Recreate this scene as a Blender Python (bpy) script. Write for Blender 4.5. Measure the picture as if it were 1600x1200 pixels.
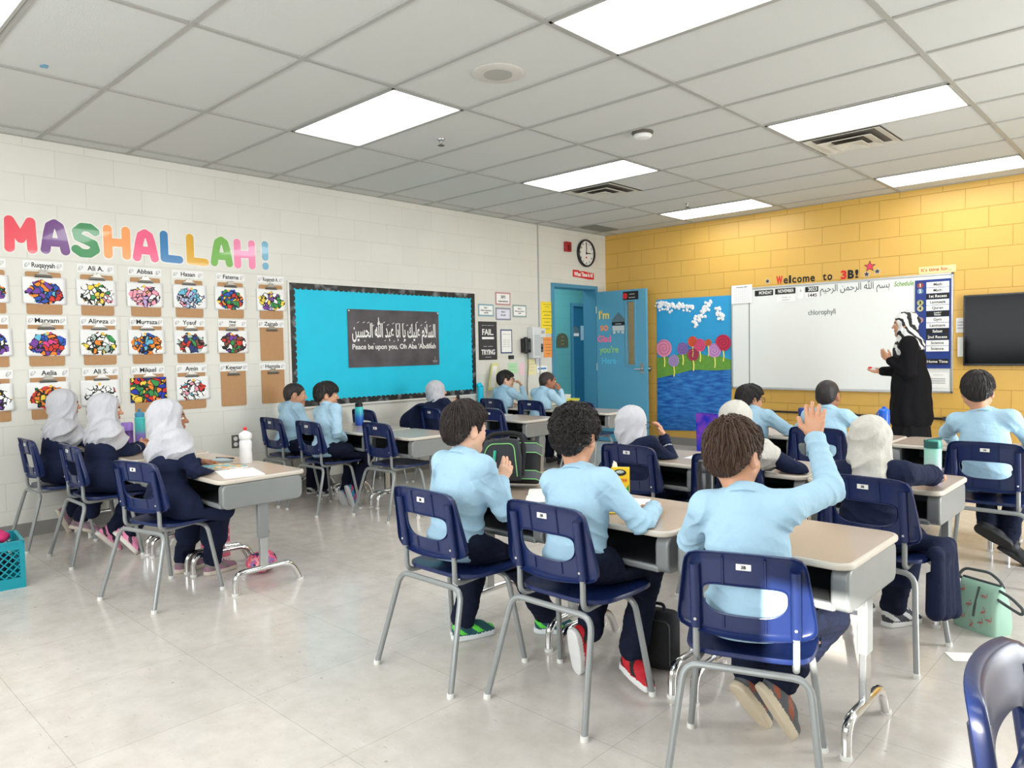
import bpy, bmesh, math, random
import numpy as np
from mathutils import Vector, Matrix
random.seed(7)
for _o in list(bpy.data.objects): bpy.data.objects.remove(_o)
SC = bpy.context.scene
COL = SC.collection
PI = math.pi

# ---------------------------------------------------------------- camera
cam = bpy.data.cameras.new('camera'); camo = bpy.data.objects.new('camera', cam); COL.objects.link(camo)
cam.sensor_width = 36.0; cam.sensor_fit = 'HORIZONTAL'; cam.lens = 1144.5 / 1600 * 36
cam.clip_start = 0.05; cam.clip_end = 60
_yaw, _pit, _rol = -0.757657, -0.0447077, -0.0187193
_f = Vector((math.sin(_yaw)*math.cos(_pit), math.cos(_yaw)*math.cos(_pit), math.sin(_pit)))
_r = Vector((math.cos(_yaw), -math.sin(_yaw), 0)); _u = _r.cross(_f)
_r2 = _r*math.cos(_rol)+_u*math.sin(_rol); _u2 = -_r*math.sin(_rol)+_u*math.cos(_rol)
camo.matrix_world = Matrix(((_r2.x,_u2.x,-_f.x,6.2546),(_r2.y,_u2.y,-_f.y,-8.6058),(_r2.z,_u2.z,-_f.z,1.2908),(0,0,0,1)))
SC.camera = camo

# ---------------------------------------------------------------- exposure, world, sun, fill lights
SC.view_settings.view_transform = 'Standard'; SC.view_settings.look = 'None'
SC.view_settings.gamma = 1.0; SC.view_settings.use_curve_mapping = False
SC.view_settings.exposure = 0.0
PANEL_STRENGTH = 7.6
w = bpy.data.worlds.new('sky'); SC.world = w; w.use_nodes = True
bg = w.node_tree.nodes['Background']; bg.inputs[0].default_value = (0.75,0.85,1,1); bg.inputs[1].default_value = 1.0
sun = bpy.data.lights.new('sun', 'SUN'); sun.energy = 20; sun.angle = 0.009; sun.color = (1,0.96,0.88)
suno = bpy.data.objects.new('sun', sun); COL.objects.link(suno)
_sd = Vector((-0.372*math.cos(0.314), 0.928*math.cos(0.314), -math.sin(0.314)))
suno.rotation_euler = _sd.to_track_quat('-Z', 'Y').to_euler(); suno.location = (8,-14,5)
def area(name, loc, direction, sx, sy, energy, color=(1,1,1)):
    l = bpy.data.lights.new(name, 'AREA'); l.shape = 'RECTANGLE'; l.size = sx; l.size_y = sy; l.energy = energy; l.color = color
    o = bpy.data.objects.new(name, l); COL.objects.link(o); o.location = loc
    o.rotation_euler = Vector(direction).to_track_quat('-Z', 'Z').to_euler(); return o
area('fill_right', (8.35,-3.4,1.75), (-1,0.0,-0.10), 5.2, 1.3, 300, (0.93,0.97,1))  # added fill light off the right wall, which has no windows
area('fill_back', (4.2,-10.25,1.75), (0,1,-0.12), 5.2, 1.3, 150, (0.93,0.97,1))  # added soft fill before the solid part of the back wall
area('corridor_lamp', (-0.85,-0.2,2.6), (0,0,-1), 0.5, 2.5, 22)

# ---------------------------------------------------------------- helpers
def lin(c):
    return tuple((v/255/12.92 if v/255 <= 0.04045 else ((v/255+0.055)/1.055)**2.4) for v in c)
MATS = {}
def M(name, rgb, rough=0.5, metal=0.0, var=0.06, scale=25.0, bump=0.0, spec=0.5, coat=0.0, bscale=None, bdist=0.004, sss=0.0, stretch=None):
    """procedural principled material: base colour with a slight noise variation, optional noise bump"""
    if name in MATS: return MATS[name]
    m = bpy.data.materials.new(name); m.use_nodes = True; nt = m.node_tree; p = nt.nodes['Principled BSDF']
    c = lin(rgb)
    tc = nt.nodes.new('ShaderNodeTexCoord'); nz = nt.nodes.new('ShaderNodeTexNoise'); nz.inputs['Scale'].default_value = scale
    nz.inputs['Detail'].default_value = 3
    src = tc.outputs['Object']
    if stretch:
        mp = nt.nodes.new('ShaderNodeMapping'); mp.inputs['Scale'].default_value = stretch; nt.links.new(src, mp.inputs[0]); src = mp.outputs[0]
    nt.links.new(src, nz.inputs['Vector'])
    mx = nt.nodes.new('ShaderNodeMix'); mx.data_type = 'RGBA'
    mx.inputs[6].default_value = (*[v*(1-var) for v in c],1); mx.inputs[7].default_value = (*[min(1,v*(1+var)) for v in c],1)
    nt.links.new(nz.outputs['Fac'], mx.inputs[0]); nt.links.new(mx.outputs[2], p.inputs['Base Color'])
    p.inputs['Roughness'].default_value = rough; p.inputs['Metallic'].default_value = metal
    p.inputs['Specular IOR Level'].default_value = spec; p.inputs['Coat Weight'].default_value = coat
    if sss: p.inputs['Subsurface Weight'].default_value = sss; p.inputs['Subsurface Radius'].default_value = (0.012,0.005,0.003); 
    if bump:
        b = nt.nodes.new('ShaderNodeBump'); b.inputs['Strength'].default_value = bump; b.inputs['Distance'].default_value = bdist
        if bscale:
            n2 = nt.nodes.new('ShaderNodeTexNoise'); n2.inputs['Scale'].default_value = bscale; nt.links.new(src, n2.inputs['Vector'])
            nt.links.new(n2.outputs['Fac'], b.inputs['Height'])
        else: nt.links.new(nz.outputs['Fac'], b.inputs['Height'])
        nt.links.new(b.outputs[0], p.inputs['Normal'])
    MATS[name] = m; return m
def emis(name, rgb, strength):
    m = bpy.data.materials.new(name); m.use_nodes = True; p = m.node_tree.nodes['Principled BSDF']
    p.inputs['Emission Color'].default_value = (*rgb,1); p.inputs['Emission Strength'].default_value = strength
    p.inputs['Base Color'].default_value = (.9,.9,.9,1); MATS[name] = m; return m

class MB:
    def __init__(s): s.v=[]; s.f=[]; s.m=[]
    def add(s, vs, fs, mi=0):
        b=len(s.v); s.v.extend([tuple(map(float,p)) for p in vs]); s.f.extend([tuple(b+i for i in f) for f in fs])
        s.m.extend([mi]*len(fs) if isinstance(mi,int) else mi); return s
    def box(s, x0,x1,y0,y1,z0,z1, mi=0, rot=None, piv=(0,0,0)):
        vs=[Vector((x,y,z)) for z in (z0,z1) for y in (y0,y1) for x in (x0,x1)]
        if rot is not None: vs=[rot@(p-Vector(piv))+Vector(piv) for p in vs]
        return s.add(vs,[(0,2,3,1),(4,5,7,6),(0,1,5,4),(2,6,7,3),(0,4,6,2),(1,3,7,5)],mi)
    def tube(s, pts, r, seg=10, fil=0.0, mi=0, closed=False, cap=True):
        P=[Vector(p) for p in pts]
        if fil>0 and len(P)>2:
            Q=[P[0]]
            for i in range(1,len(P)-1):
                a,b,c=P[i-1],P[i],P[i+1]; d1=(a-b); d2=(c-b); t=min(fil,d1.length*.49,d2.length*.49)
                p0=b+d1.normalized()*t; p2=b+d2.normalized()*t
                for k in range(6):
                    u=k/5; Q.append((1-u)**2*p0+2*u*(1-u)*b+u*u*p2)
            Q.append(P[-1]); P=Q
        n=len(P); rs=r if isinstance(r,(list,tuple)) else [r]*n
        if len(rs)!=n: rs=[rs[0]+(rs[-1]-rs[0])*i/(n-1) for i in range(n)]
        up=None; vs=[]; 
        for i in range(n):
            if closed: t=(P[(i+1)%n]-P[i-1]).normalized()
            else: t=((P[min(i+1,n-1)]-P[max(i-1,0)])).normalized()
            if up is None:
                up=Vector((0,0,1)) if abs(t.z)<.9 else Vector((1,0,0))
            a=(up-t*up.dot(t)).normalized(); b=t.cross(a); up=a
            for k in range(seg):
                an=2*PI*k/seg; vs.append(P[i]+(a*math.cos(an)+b*math.sin(an))*rs[i])
        fs=[]; m=n if closed else n-1
        for i in range(m):
            j=(i+1)%n
            for k in range(seg): fs.append((i*seg+k,i*seg+(k+1)%seg,j*seg+(k+1)%seg,j*seg+k))
        if cap and not closed: fs+= [tuple(range(seg-1,-1,-1)), tuple((n-1)*seg+k for k in range(seg))]
        return s.add(vs,fs,mi)
    def lathe(s, prof, seg=20, c=(0,0,0), mi=0, axis='Z'):
        vs=[];fs=[]; n=len(prof)
        for (r,z) in prof:
            for k in range(seg):
                a=2*PI*k/seg; p=(r*math.cos(a),r*math.sin(a),z)
                if axis=='Y': p=(p[0],-p[2],p[1])
                vs.append((p[0]+c[0],p[1]+c[1],p[2]+c[2]))
        for i in range(n-1):
            for k in range(seg): fs.append((i*seg+k,i*seg+(k+1)%seg,(i+1)*seg+(k+1)%seg,(i+1)*seg+k))
        if prof[0][0]>1e-6: fs.append(tuple(range(seg-1,-1,-1)))
        if prof[-1][0]>1e-6: fs.append(tuple((n-1)*seg+k for k in range(seg)))
        return s.add(vs,fs, mi if isinstance(mi,int) else mi)
    def prism(s, poly, y0, y1, mi=0):
        """polygon in local x-z, extruded from y0 (front, viewer side, smaller) to y1"""
        n=len(poly); vs=[(x,y0,z) for x,z in poly]+[(x,y1,z) for x,z in poly]
        fs=[tuple(range(n)),tuple(range(2*n-1,n-1,-1))]+[(i,i+n,(i+1)%n+n,(i+1)%n) for i in range(n)]
        return s.add(vs,fs,mi)
    def slab(s, poly, z0, z1, mi=0):
        n=len(poly); vs=[(x,y,z0) for x,y in poly]+[(x,y,z1) for x,y in poly]
        fs=[tuple(range(n-1,-1,-1)),tuple(range(n,2*n))]+[(i,(i+1)%n,(i+1)%n+n,i+n) for i in range(n)]
        return s.add(vs,fs,mi)
    def build(s, name, mats, parent=None, loc=None, rotz=None, smooth=True, angle=0.6, bevel=0, bseg=2):
        me=bpy.data.meshes.new(name); me.from_pydata(s.v,[],s.f); 
        if not isinstance(mats,(list,tuple)): mats=[mats]
        for m in mats: me.materials.append(m)
        if max(s.m,default=0)>0: me.polygons.foreach_set('material_index',s.m)
        bm=bmesh.new(); bm.from_mesh(me); bmesh.ops.recalc_face_normals(bm,faces=bm.faces); bm.to_mesh(me); bm.free()
        if smooth:
            me.polygons.foreach_set('use_smooth',[True]*len(me.polygons)); me.set_sharp_from_angle(angle=angle)
        o=bpy.data.objects.new(name,me); COL.objects.link(o)
        if parent: o.parent=parent
        if loc is not None: o.location=loc
        if rotz is not None: o.rotation_euler[2]=rotz
        if bevel:
            b=o.modifiers.new('bevel','BEVEL'); b.width=bevel; b.segments=bseg; b.limit_method='ANGLE'; b.angle_limit=0.6; b.harden_normals=False
        return o
def rrect(x0,x1,y0,y1,r,n=5):
    P=[]
    for cx,cy,a0 in ((x1-r,y1-r,0),(x0+r,y1-r,PI/2),(x0+r,y0+r,PI),(x1-r,y0+r,1.5*PI)):
        for k in range(n+1):
            a=a0+PI/2*k/n; P.append((cx+r*math.cos(a),cy+r*math.sin(a)))
    return P
def tag(o, label, cat, group=None):
    o['label']=label; o['category']=cat
    if group: o['group']=group
    return o
def thing(name, label, cat, loc=(0,0,0), rotz=0, group=None):
    o=bpy.data.objects.new(name,None); COL.objects.link(o); o.location=loc; o.rotation_euler=(0,0,rotz); o.empty_display_size=.1
    return tag(o,label,cat,group)
def struct(o): o['kind']='structure'; return o
def wthing(name,label,cat,wall,u,z,out=0.0,group=None):
    """a thing on a wall; local x = viewer's right, z = up, -y = out of the wall"""
    if wall=='L': return thing(name,label,cat,(out,u,z),PI/2,group)
    return thing(name,label,cat,(u,-out,z),0,group)
def dup(root, label=None, loc=None, rotz=None):
    r=root.copy(); COL.objects.link(r)
    for ch in root.children:
        c=ch.copy(); COL.objects.link(c); c.parent=r
        for g in ch.children:
            d=g.copy(); COL.objects.link(d); d.parent=c
    if label: r['label']=label
    if loc is not None: r.location=loc
    if rotz is not None: r.rotation_euler=(0,0,rotz)
    return r
def text(body, size, mat, parent, x=0, y=-0.001, z=0, bold=0.0, name='lettering', align='CENTER', depth=0.0006, sx=1.0, width=None, rot=0.0, shear=0.0, line=1.0, ret=False):
    """lettering standing in the local x-z plane, read from -y"""
    cu=bpy.data.curves.new('txt','FONT'); cu.body=body; cu.size=size; cu.align_x=align; cu.align_y='CENTER'; cu.offset=bold; cu.extrude=depth
    cu.shear=shear; cu.space_line=line; cu.resolution_u=4
    to=bpy.data.objects.new('txt',cu); COL.objects.link(to); dg=bpy.context.evaluated_depsgraph_get()
    me=bpy.data.meshes.new_from_object(to.evaluated_get(dg)); bpy.data.objects.remove(to); bpy.data.curves.remove(cu)
    co=np.empty(len(me.vertices)*3); me.vertices.foreach_get('co',co); co=co.reshape(-1,3)
    if width and len(co):
        wd=co[:,0].max()-co[:,0].min(); sx=width/max(wd,1e-6)
        if align=='CENTER': co[:,0]-= (co[:,0].max()+co[:,0].min())/2
    co[:,0]*=sx
    ca,sa=math.cos(rot),math.sin(rot)
    X=co[:,0]*ca-co[:,1]*sa; Z=co[:,0]*sa+co[:,1]*ca; Yv=-co[:,2]
    me.vertices.foreach_set('co',np.stack([X,Yv,Z],1).ravel()); me.name=name
    me.materials.clear(); me.materials.append(mat); me.update()
    o=bpy.data.objects.new(name,me); COL.objects.link(o); o.parent=parent; o.location=(x,y,z); return o
def nodes(name):
    m=bpy.data.materials.new(name); m.use_nodes=True; MATS[name]=m; nt=m.node_tree; return m,nt,nt.nodes['Principled BSDF']
# ---------------------------------------------------------------- room materials
def cmu(name, rgb, mortar, axis, rough=0.45, var=0.03):
    m,nt,p=nodes(name); L=nt.links
    tc=nt.nodes.new('ShaderNodeTexCoord'); sp=nt.nodes.new('ShaderNodeSeparateXYZ'); cb=nt.nodes.new('ShaderNodeCombineXYZ')
    L.new(tc.outputs['Object'],sp.inputs[0]); L.new(sp.outputs[axis],cb.inputs[0]); L.new(sp.outputs['Z'],cb.inputs[1])
    br=nt.nodes.new('ShaderNodeTexBrick'); br.inputs['Scale'].default_value=1; br.inputs['Brick Width'].default_value=.4064; br.inputs['Row Height'].default_value=.2032
    br.inputs['Mortar Size'].default_value=.004; br.inputs['Mortar Smooth'].default_value=.6; br.offset=.5; br.squash=1
    c=lin(rgb); mc=lin(mortar); br.inputs['Color1'].default_value=(*c,1); br.inputs['Color2'].default_value=(*[v*(1-var) for v in c],1); br.inputs['Mortar'].default_value=(*mc,1)
    L.new(cb.outputs[0],br.inputs['Vector']); 
    nz=nt.nodes.new('ShaderNodeTexNoise'); nz.inputs['Scale'].default_value=60; nz.inputs['Detail'].default_value=4; L.new(tc.outputs['Object'],nz.inputs['Vector'])
    n2=nt.nodes.new('ShaderNodeTexNoise'); n2.inputs['Scale'].default_value=1.6; n2.inputs['Detail'].default_value=4; L.new(tc.outputs['Object'],n2.inputs['Vector'])
    mx=nt.nodes.new('ShaderNodeMix'); mx.data_type='RGBA'; mx.blend_type='MULTIPLY'; mx.inputs[0].default_value=.22
    L.new(br.outputs['Color'],mx.inputs[6]); rp=nt.nodes.new('ShaderNodeValToRGB'); rp.color_ramp.elements[0].position=.3; rp.color_ramp.elements[0].color=(.75,.75,.75,1); rp.color_ramp.elements[1].position=.6
    L.new(n2.outputs['Fac'],rp.inputs[0]); L.new(rp.outputs[0],mx.inputs[7]); L.new(mx.outputs[2],p.inputs['Base Color'])
    b1=nt.nodes.new('ShaderNodeBump'); b1.inputs['Strength'].default_value=.65 if axis=='X' else .3; b1.inputs['Distance'].default_value=.006; b1.invert=True; L.new(br.outputs['Fac'],b1.inputs['Height'])
    b2=nt.nodes.new('ShaderNodeBump'); b2.inputs['Strength'].default_value=.12; b2.inputs['Distance'].default_value=.003; L.new(nz.outputs['Fac'],b2.inputs['Height']); L.new(b1.outputs[0],b2.inputs['Normal'])
    L.new(b2.outputs[0],p.inputs['Normal']); p.inputs['Roughness'].default_value=rough; return m
M_white=cmu('white_block_paint',(224,223,214),(213,211,201),'Y')
M_yellow=cmu('yellow_block_paint',(219,175,86),(196,152,66),'X',rough=.4)
M_plainwall=cmu('back_block_paint',(222,220,212),(205,203,196),'X')
M_teal=cmu('teal_block_paint',(96,178,184),(84,162,170),'Y')
def floor_mat():
    m,nt,p=nodes('vinyl_tile_floor'); L=nt.links
    tc=nt.nodes.new('ShaderNodeTexCoord'); br=nt.nodes.new('ShaderNodeTexBrick'); br.offset=0; br.inputs['Scale'].default_value=1
    br.inputs['Brick Width'].default_value=.6096; br.inputs['Row Height'].default_value=.6096; br.inputs['Mortar Size'].default_value=.0015
    c=lin((217,210,202)); br.inputs['Color1'].default_value=(*c,1); br.inputs['Color2'].default_value=(*[v*.965 for v in c],1); br.inputs['Mortar'].default_value=(*[v*.72 for v in c],1)
    mpf=nt.nodes.new('ShaderNodeMapping'); mpf.inputs['Rotation'].default_value=(0,0,0); L.new(tc.outputs['Object'],mpf.inputs[0])
    L.new(mpf.outputs[0],br.inputs['Vector'])
    n1=nt.nodes.new('ShaderNodeTexNoise'); n1.inputs['Scale'].default_value=9; n1.inputs['Detail'].default_value=6; n1.inputs['Roughness'].default_value=.65; L.new(tc.outputs['Object'],n1.inputs['Vector'])
    r1=nt.nodes.new('ShaderNodeValToRGB'); r1.color_ramp.elements[0].position=.32; r1.color_ramp.elements[0].color=(.84,.83,.81,1); r1.color_ramp.elements[1].position=.62; r1.color_ramp.elements[1].color=(1,1,1,1)
    L.new(n1.outputs['Fac'],r1.inputs[0]); mx=nt.nodes.new('ShaderNodeMix'); mx.data_type='RGBA'; mx.blend_type='MULTIPLY'; mx.inputs[0].default_value=.8
    L.new(br.outputs['Color'],mx.inputs[6]); L.new(r1.outputs[0],mx.inputs[7])
    v=nt.nodes.new('ShaderNodeTexVoronoi'); v.inputs['Scale'].default_value=7; L.new(tc.outputs['Object'],v.inputs['Vector'])
    r2=nt.nodes.new('ShaderNodeValToRGB'); r2.color_ramp.elements[0].position=.025; r2.color_ramp.elements[0].color=(.35,.33,.3,1); r2.color_ramp.elements[1].position=.06; r2.color_ramp.elements[1].color=(1,1,1,1)
    L.new(v.outputs['Distance'],r2.inputs[0]); m2=nt.nodes.new('ShaderNodeMix'); m2.data_type='RGBA'; m2.blend_type='MULTIPLY'; m2.inputs[0].default_value=.5
    L.new(mx.outputs[2],m2.inputs[6]); L.new(r2.outputs[0],m2.inputs[7]); fm=nt.nodes.new('ShaderNodeMapping'); fm.inputs['Rotation'].default_value=(0,0,.5); fm.inputs['Scale'].default_value=(26,95,1); L.new(tc.outputs['Object'],fm.inputs[0])
    fn=nt.nodes.new('ShaderNodeTexNoise'); fn.inputs['Scale'].default_value=1; fn.inputs['Detail'].default_value=1; L.new(fm.outputs[0],fn.inputs['Vector']); fr=nt.nodes.new('ShaderNodeValToRGB'); fe=fr.color_ramp.elements; fe[0].position=.24; fe[0].color=(.78,.77,.76,1); fe[1].position=.30; fe[1].color=(.93,.93,.93,1)
    k_=fe.new(.68); k_.color=(.93,.93,.93,1); k_=fe.new(.74); k_.color=(1.0,1.0,1.0,1); L.new(fn.outputs['Fac'],fr.inputs[0]); m3=nt.nodes.new('ShaderNodeMix'); m3.data_type='RGBA'; m3.blend_type='MULTIPLY'; m3.inputs[0].default_value=1; L.new(m2.outputs[2],m3.inputs[6]); L.new(fr.outputs[0],m3.inputs[7]); L.new(m3.outputs[2],p.inputs['Base Color'])
    rr=nt.nodes.new('ShaderNodeMapRange'); rr.inputs[3].default_value=.1; rr.inputs[4].default_value=.22; L.new(n1.outputs['Fac'],rr.inputs[0]); L.new(rr.outputs[0],p.inputs['Roughness'])
    b=nt.nodes.new('ShaderNodeBump'); b.inputs['Strength'].default_value=.06; b.inputs['Distance'].default_value=.004; L.new(n1.outputs['Fac'],b.inputs['Height']); L.new(b.outputs[0],p.inputs['Normal'])
    p.inputs['Specular IOR Level'].default_value=.55; return m
M_floor=floor_mat()
M_tile=M('ceiling_tile_mineral',(204,206,202),.95,var=.05,scale=140,bump=.25)
M_grid=M('ceiling_grid_metal',(166,166,160),.5)
M_base=M('grey_vinyl_base',(138,136,132),.5)
M_blue=M('blue_door_paint',(90,160,192),.4,var=.03,scale=6)
M_bluedark=M('blue_frame_paint',(74,142,174),.4,var=.03)
M_metal=M('brushed_steel',(190,190,188),.3,1.0)
M_chrome=M('chrome_tube',(225,225,225),.08,1.0,var=.02)
M_white_p=M('white_plastic',(232,232,228),.4)
M_paper=M('white_paper',(245,245,242),.8,var=.02)
M_black=M('black_plastic',(22,22,24),.4)
M_ink=M('black_ink',(20,20,22),.7)
M_red=M('red_plastic',(170,30,38),.4)
M_redink=M('red_ink',(214,38,40),.6)
H=2.9140
# ---------------------------------------------------------------- room shell
XR, YB = 8.6, -10.5
fl=MB(); fl.box(-2.2,XR+.2,YB-.2,2.2,-.1,0); struct(fl.build('floor',M_floor,smooth=False))
ce=MB(); ce.box(-.1,XR+.2,YB-.2,.1,H,H+.1); struct(ce.build('ceiling',M_tile,smooth=False))
# left wall with the door opening y -1.22..-.23, z 0..2.16
DY0,DY1,DZ=-1.17,-.27,2.13
wl=MB(); wl.box(-.2,0,YB-.2,DY0-.05,0,H+.1); wl.box(-.2,0,DY1+.05,.2,0,H+.1); wl.box(-.2,0,DY0-.05,DY1+.05,DZ+.05,H+.1)
struct(wl.build('wall_left',M_white,smooth=False))
wf=MB(); wf.box(0.0,XR+.2,0,.2,0,H+.1); struct(wf.build('wall_front',M_yellow,smooth=False))
# back wall, unseen opening shaped to trim the sun to a narrow beam
WX0,WX1,WZ0,WZ1=6.90,7.36,1.73,2.05
wb=MB(); wb.box(-.2,WX0,YB-.2,YB,0,H+.1); wb.box(WX1,XR+.2,YB-.2,YB,0,H+.1); wb.box(WX0,WX1,YB-.2,YB,0,WZ0); wb.box(WX0,WX1,YB-.2,YB,WZ1,H+.1)
struct(wb.build('wall_back',M_plainwall,smooth=False))
wr=MB(); wr.box(XR,XR+.2,YB-.2,.2,0,H+.1); struct(wr.build('wall_right',M_white,smooth=False))
wi=MB()
for x0,x1,z0,z1 in ((WX0-.05,WX0,WZ0-.05,WZ1+.05),(WX1,WX1+.05,WZ0-.05,WZ1+.05),(WX0,WX1,WZ0-.05,WZ0),(WX0,WX1,WZ1,WZ1+.05)): wi.box(x0,x1,YB-.02,YB+.03,z0,z1)
struct(wi.build('window_1',M_metal,smooth=False))
# corridor behind the door
cw=MB(); cw.box(-1.8,-1.6,-2.2,1.17,0,2.9); cw.box(-1.8,-1.6,1.17,2.1,2.09,2.9); cw.box(-1.8,-1.6,2.0,2.2,0,2.9); cw.box(-2.2,-.2,2.0,2.2,0,2.9); cw.box(-2.2,-.2,-2.4,-2.2,0,2.9)
struct(cw.build('wall_corridor',M_teal,smooth=False))
cc=MB(); cc.box(-2.2,-.2,-2.2,2.2,2.75,2.85); struct(cc.build('ceiling_corridor',M_tile,smooth=False))
# T-bar grid
gr=MB()
for k in range(-1,7):
    x=.208+1.2192*k
    if 0<x<XR: gr.box(x-.014,x+.014,YB,0,H-.009,H)
for k in range(-6,12):
    y=-7.015+.6096*k
    if YB<y<0: gr.box(0,XR,y-.011,y+.011,H-.008,H)
gr.box(0,.02,YB,0,H-.007,H); gr.box(0,XR,-.02,0,H-.007,H)
struct(gr.build('trim_1',M_grid,smooth=False))
b=MB(); b.box(0,.012,YB,DY0-.05,0,.1); struct(b.build('baseboard_left',M_base,smooth=False))
b=MB(); b.box(.0,XR,-.012,0,0,.1); struct(b.build('baseboard_front',M_base,smooth=False))
pj=MB(); pj.box(0,.012,-1.477,-1.462,0,H); struct(pj.build('trim_2',M('grey_joint',(176,176,172),.6),smooth=False))
# door frame, leaf swung open along the front wall
df=MB(); df.box(-.205,.02,DY0-.05,DY0,0,DZ+.05); df.box(-.205,.02,DY1,DY1+.05,0,DZ+.05); df.box(-.205,.02,DY0,DY1,DZ,DZ+.05)
dfo=struct(df.build('trim_3',M_bluedark,bevel=.004))
d1=bpy.data.objects.new('door_1',None); COL.objects.link(d1); d1.location=(.03,-.25,0); struct(d1)
LW=.815
lf=MB(); X0,X1=.50,.635; Z0,Z1=1.075,1.935
lf.box(0,X0,-.022,.022,.01,2.095); lf.box(X1,LW,-.022,.022,.01,2.095); lf.box(X0,X1,-.022,.022,.01,Z0); lf.box(X0,X1,-.022,.022,Z1,2.095)
lf.build('door_leaf',M_blue,d1,smooth=False)
wf_=MB()
for a,b_,c,d in ((X0-.02,X0+.005,Z0-.02,Z1+.02),(X1-.005,X1+.02,Z0-.02,Z1+.02),(X0,X1,Z0-.02,Z0+.005),(X0,X1,Z1-.005,Z1+.02)): wf_.box(a,b_,-.03,.03,c,d)
wfo=wf_.build('window_trim',M('blue_trim',(92,152,180),.4),d1,bevel=.003)
gm,gnt,gp=nodes('wired_glass'); gp.inputs['Base Color'].default_value=(.9,.95,.92,1); gp.inputs['Transmission Weight'].default_value=.92; gp.inputs['Roughness'].default_value=.03; gp.inputs['IOR'].default_value=1.1
g_=MB(); g_.box(X0,X1,-.004,.004,Z0,Z1); g_.build('pane',gm,d1,smooth=False)
hd=MB(); hd.lathe([(.028,0),(.028,.012),(.012,.016),(.011,.05)],16,(.745,-.022,1.02),axis='Y'); hd.tube([(.745,-.068,1.02),(.66,-.072,1.018)],[.011,.008],10); hd.box(.722,.768,-.026,-.02,.96,1.1)
hd.build('handle',M_metal,d1)
hg=MB()
for z in (.3,1.05,1.85): hg.tube([(0,-.026,z-.05),(0,-.026,z+.05)],.008,10)
hg.build('hinge',M_metal,d1)
# door decals
def word(t,x,z,s,rgb): text(t,s,M('decal_%d_%d_%d'%rgb,rgb,.5),d1,x,-.0235,z,bold=.0035,name='lettering',align='LEFT')
word("I'm",.035,1.765,.155,(250,214,80)); word('so',.06,1.60,.15,(247,148,92)); word('Glad',-.0+.012,1.435,.125,(244,120,158)); word("you're",.05,1.285,.125,(150,206,130)); word('Here',.08,1.13,.12,(92,196,226))
hs=MB(); hs.prism([(.27,1.63),(.475,1.63),(.475,1.70),(.375,1.80),(.27,1.70)],-.026,-.022); hs.build('house_sign',M('slate_print',(92,118,128),.6),d1,smooth=False)
hb=MB(); hb.box(.268,.478,-.029,-.026,1.62,1.665); hb.build('sign_band',M_ink,d1,smooth=False); text('------',.05,M_paper,d1,.373,-.0295,1.642,bold=.001)
hb=MB(); hb.box(.275,.47,-.029,-.026,1.545,1.612); 
for i in range(3): hb.box(.285+.07*i,.325+.07*i,-.029,-.026,1.505+.01*(i%2),1.54)
hb.build('sign_cards',M('pale_grey_print',(196,204,206),.7),d1,smooth=False)
ns=MB(); ns.box(.455,.70,-.026,-.022,1.955,2.07); ns.build('notice',M_ink,d1,smooth=False); text('------\n-------',.045,M_paper,d1,.60,-.027,2.012,bold=.001); nr=MB(); nr.lathe([(0,0),(.04,0),(.04,.002),(0,.002)],20,(.49,-.026,2.01),axis='Y'); nr.build('red_ring',M_redink,d1)
ds=thing('door_stop','round steel door stop on the yellow wall beside the open blue door','door stop',(.721,0,1.017)); s=MB(); s.lathe([(.036,0),(.036,.008),(.024,.014),(.022,.035),(.014,.045),(0,.047)],20,axis='Y'); s.build('stop_body',M_metal,ds)
d2=bpy.data.objects.new('door_2',None); COL.objects.link(d2); d2.location=(-1.6,1.17,0); d2.rotation_euler[2]=PI/2; struct(d2)
x=MB(); x.box(0,.05,-.03,.1,0,2.09); x.box(.78,.83,-.03,.1,0,2.09); x.box(.05,.78,-.03,.1,2.04,2.09); x.build('door_frame',M_bluedark,d2,smooth=False)
x=MB(); x.box(.05,.78,.02,.06,.01,2.04); x.build('door_leaf',M('deep_blue_paint',(28,108,150),.45),d2,smooth=False)
sg=MB(); sg.box(.30,.47,.012,.018,1.46,1.71); sg.build('notice',M('pale_blue_paper',(176,206,226),.7),d2,smooth=False)
sg=MB(); sg.prism([(.07,1.52),(.25,1.52),(.25,1.64),(.16,1.71),(.07,1.64)],.012,.018); sg.build('house_sign',M('slate_print',(92,118,128),.6),d2,smooth=False)
sg=MB(); sg.box(.08,.24,.008,.012,1.53,1.58); sg.build('sign_band',M_paper,d2,smooth=False)
ar=wthing('arched_plaque','dark arched plaque with gold lettering on the teal corridor wall','sign','L',.94,1.34); ar.location.x=-1.6
P=[(-.15,0),(.15,0),(.15,.12)]+[(.15*math.cos(a),.12+.12*math.sin(a)) for a in np.linspace(0,PI,12)[1:-1]]+[(-.15,.12)]
x=MB(); x.prism(P,-.012,0); x.build('plaque',M('olive_bronze',(84,92,70),.5),ar,smooth=False); text('---\n----\n----',.06,M('gold_ink',(214,186,110),.5),ar,0,-.013,.12,bold=.001)
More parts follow.
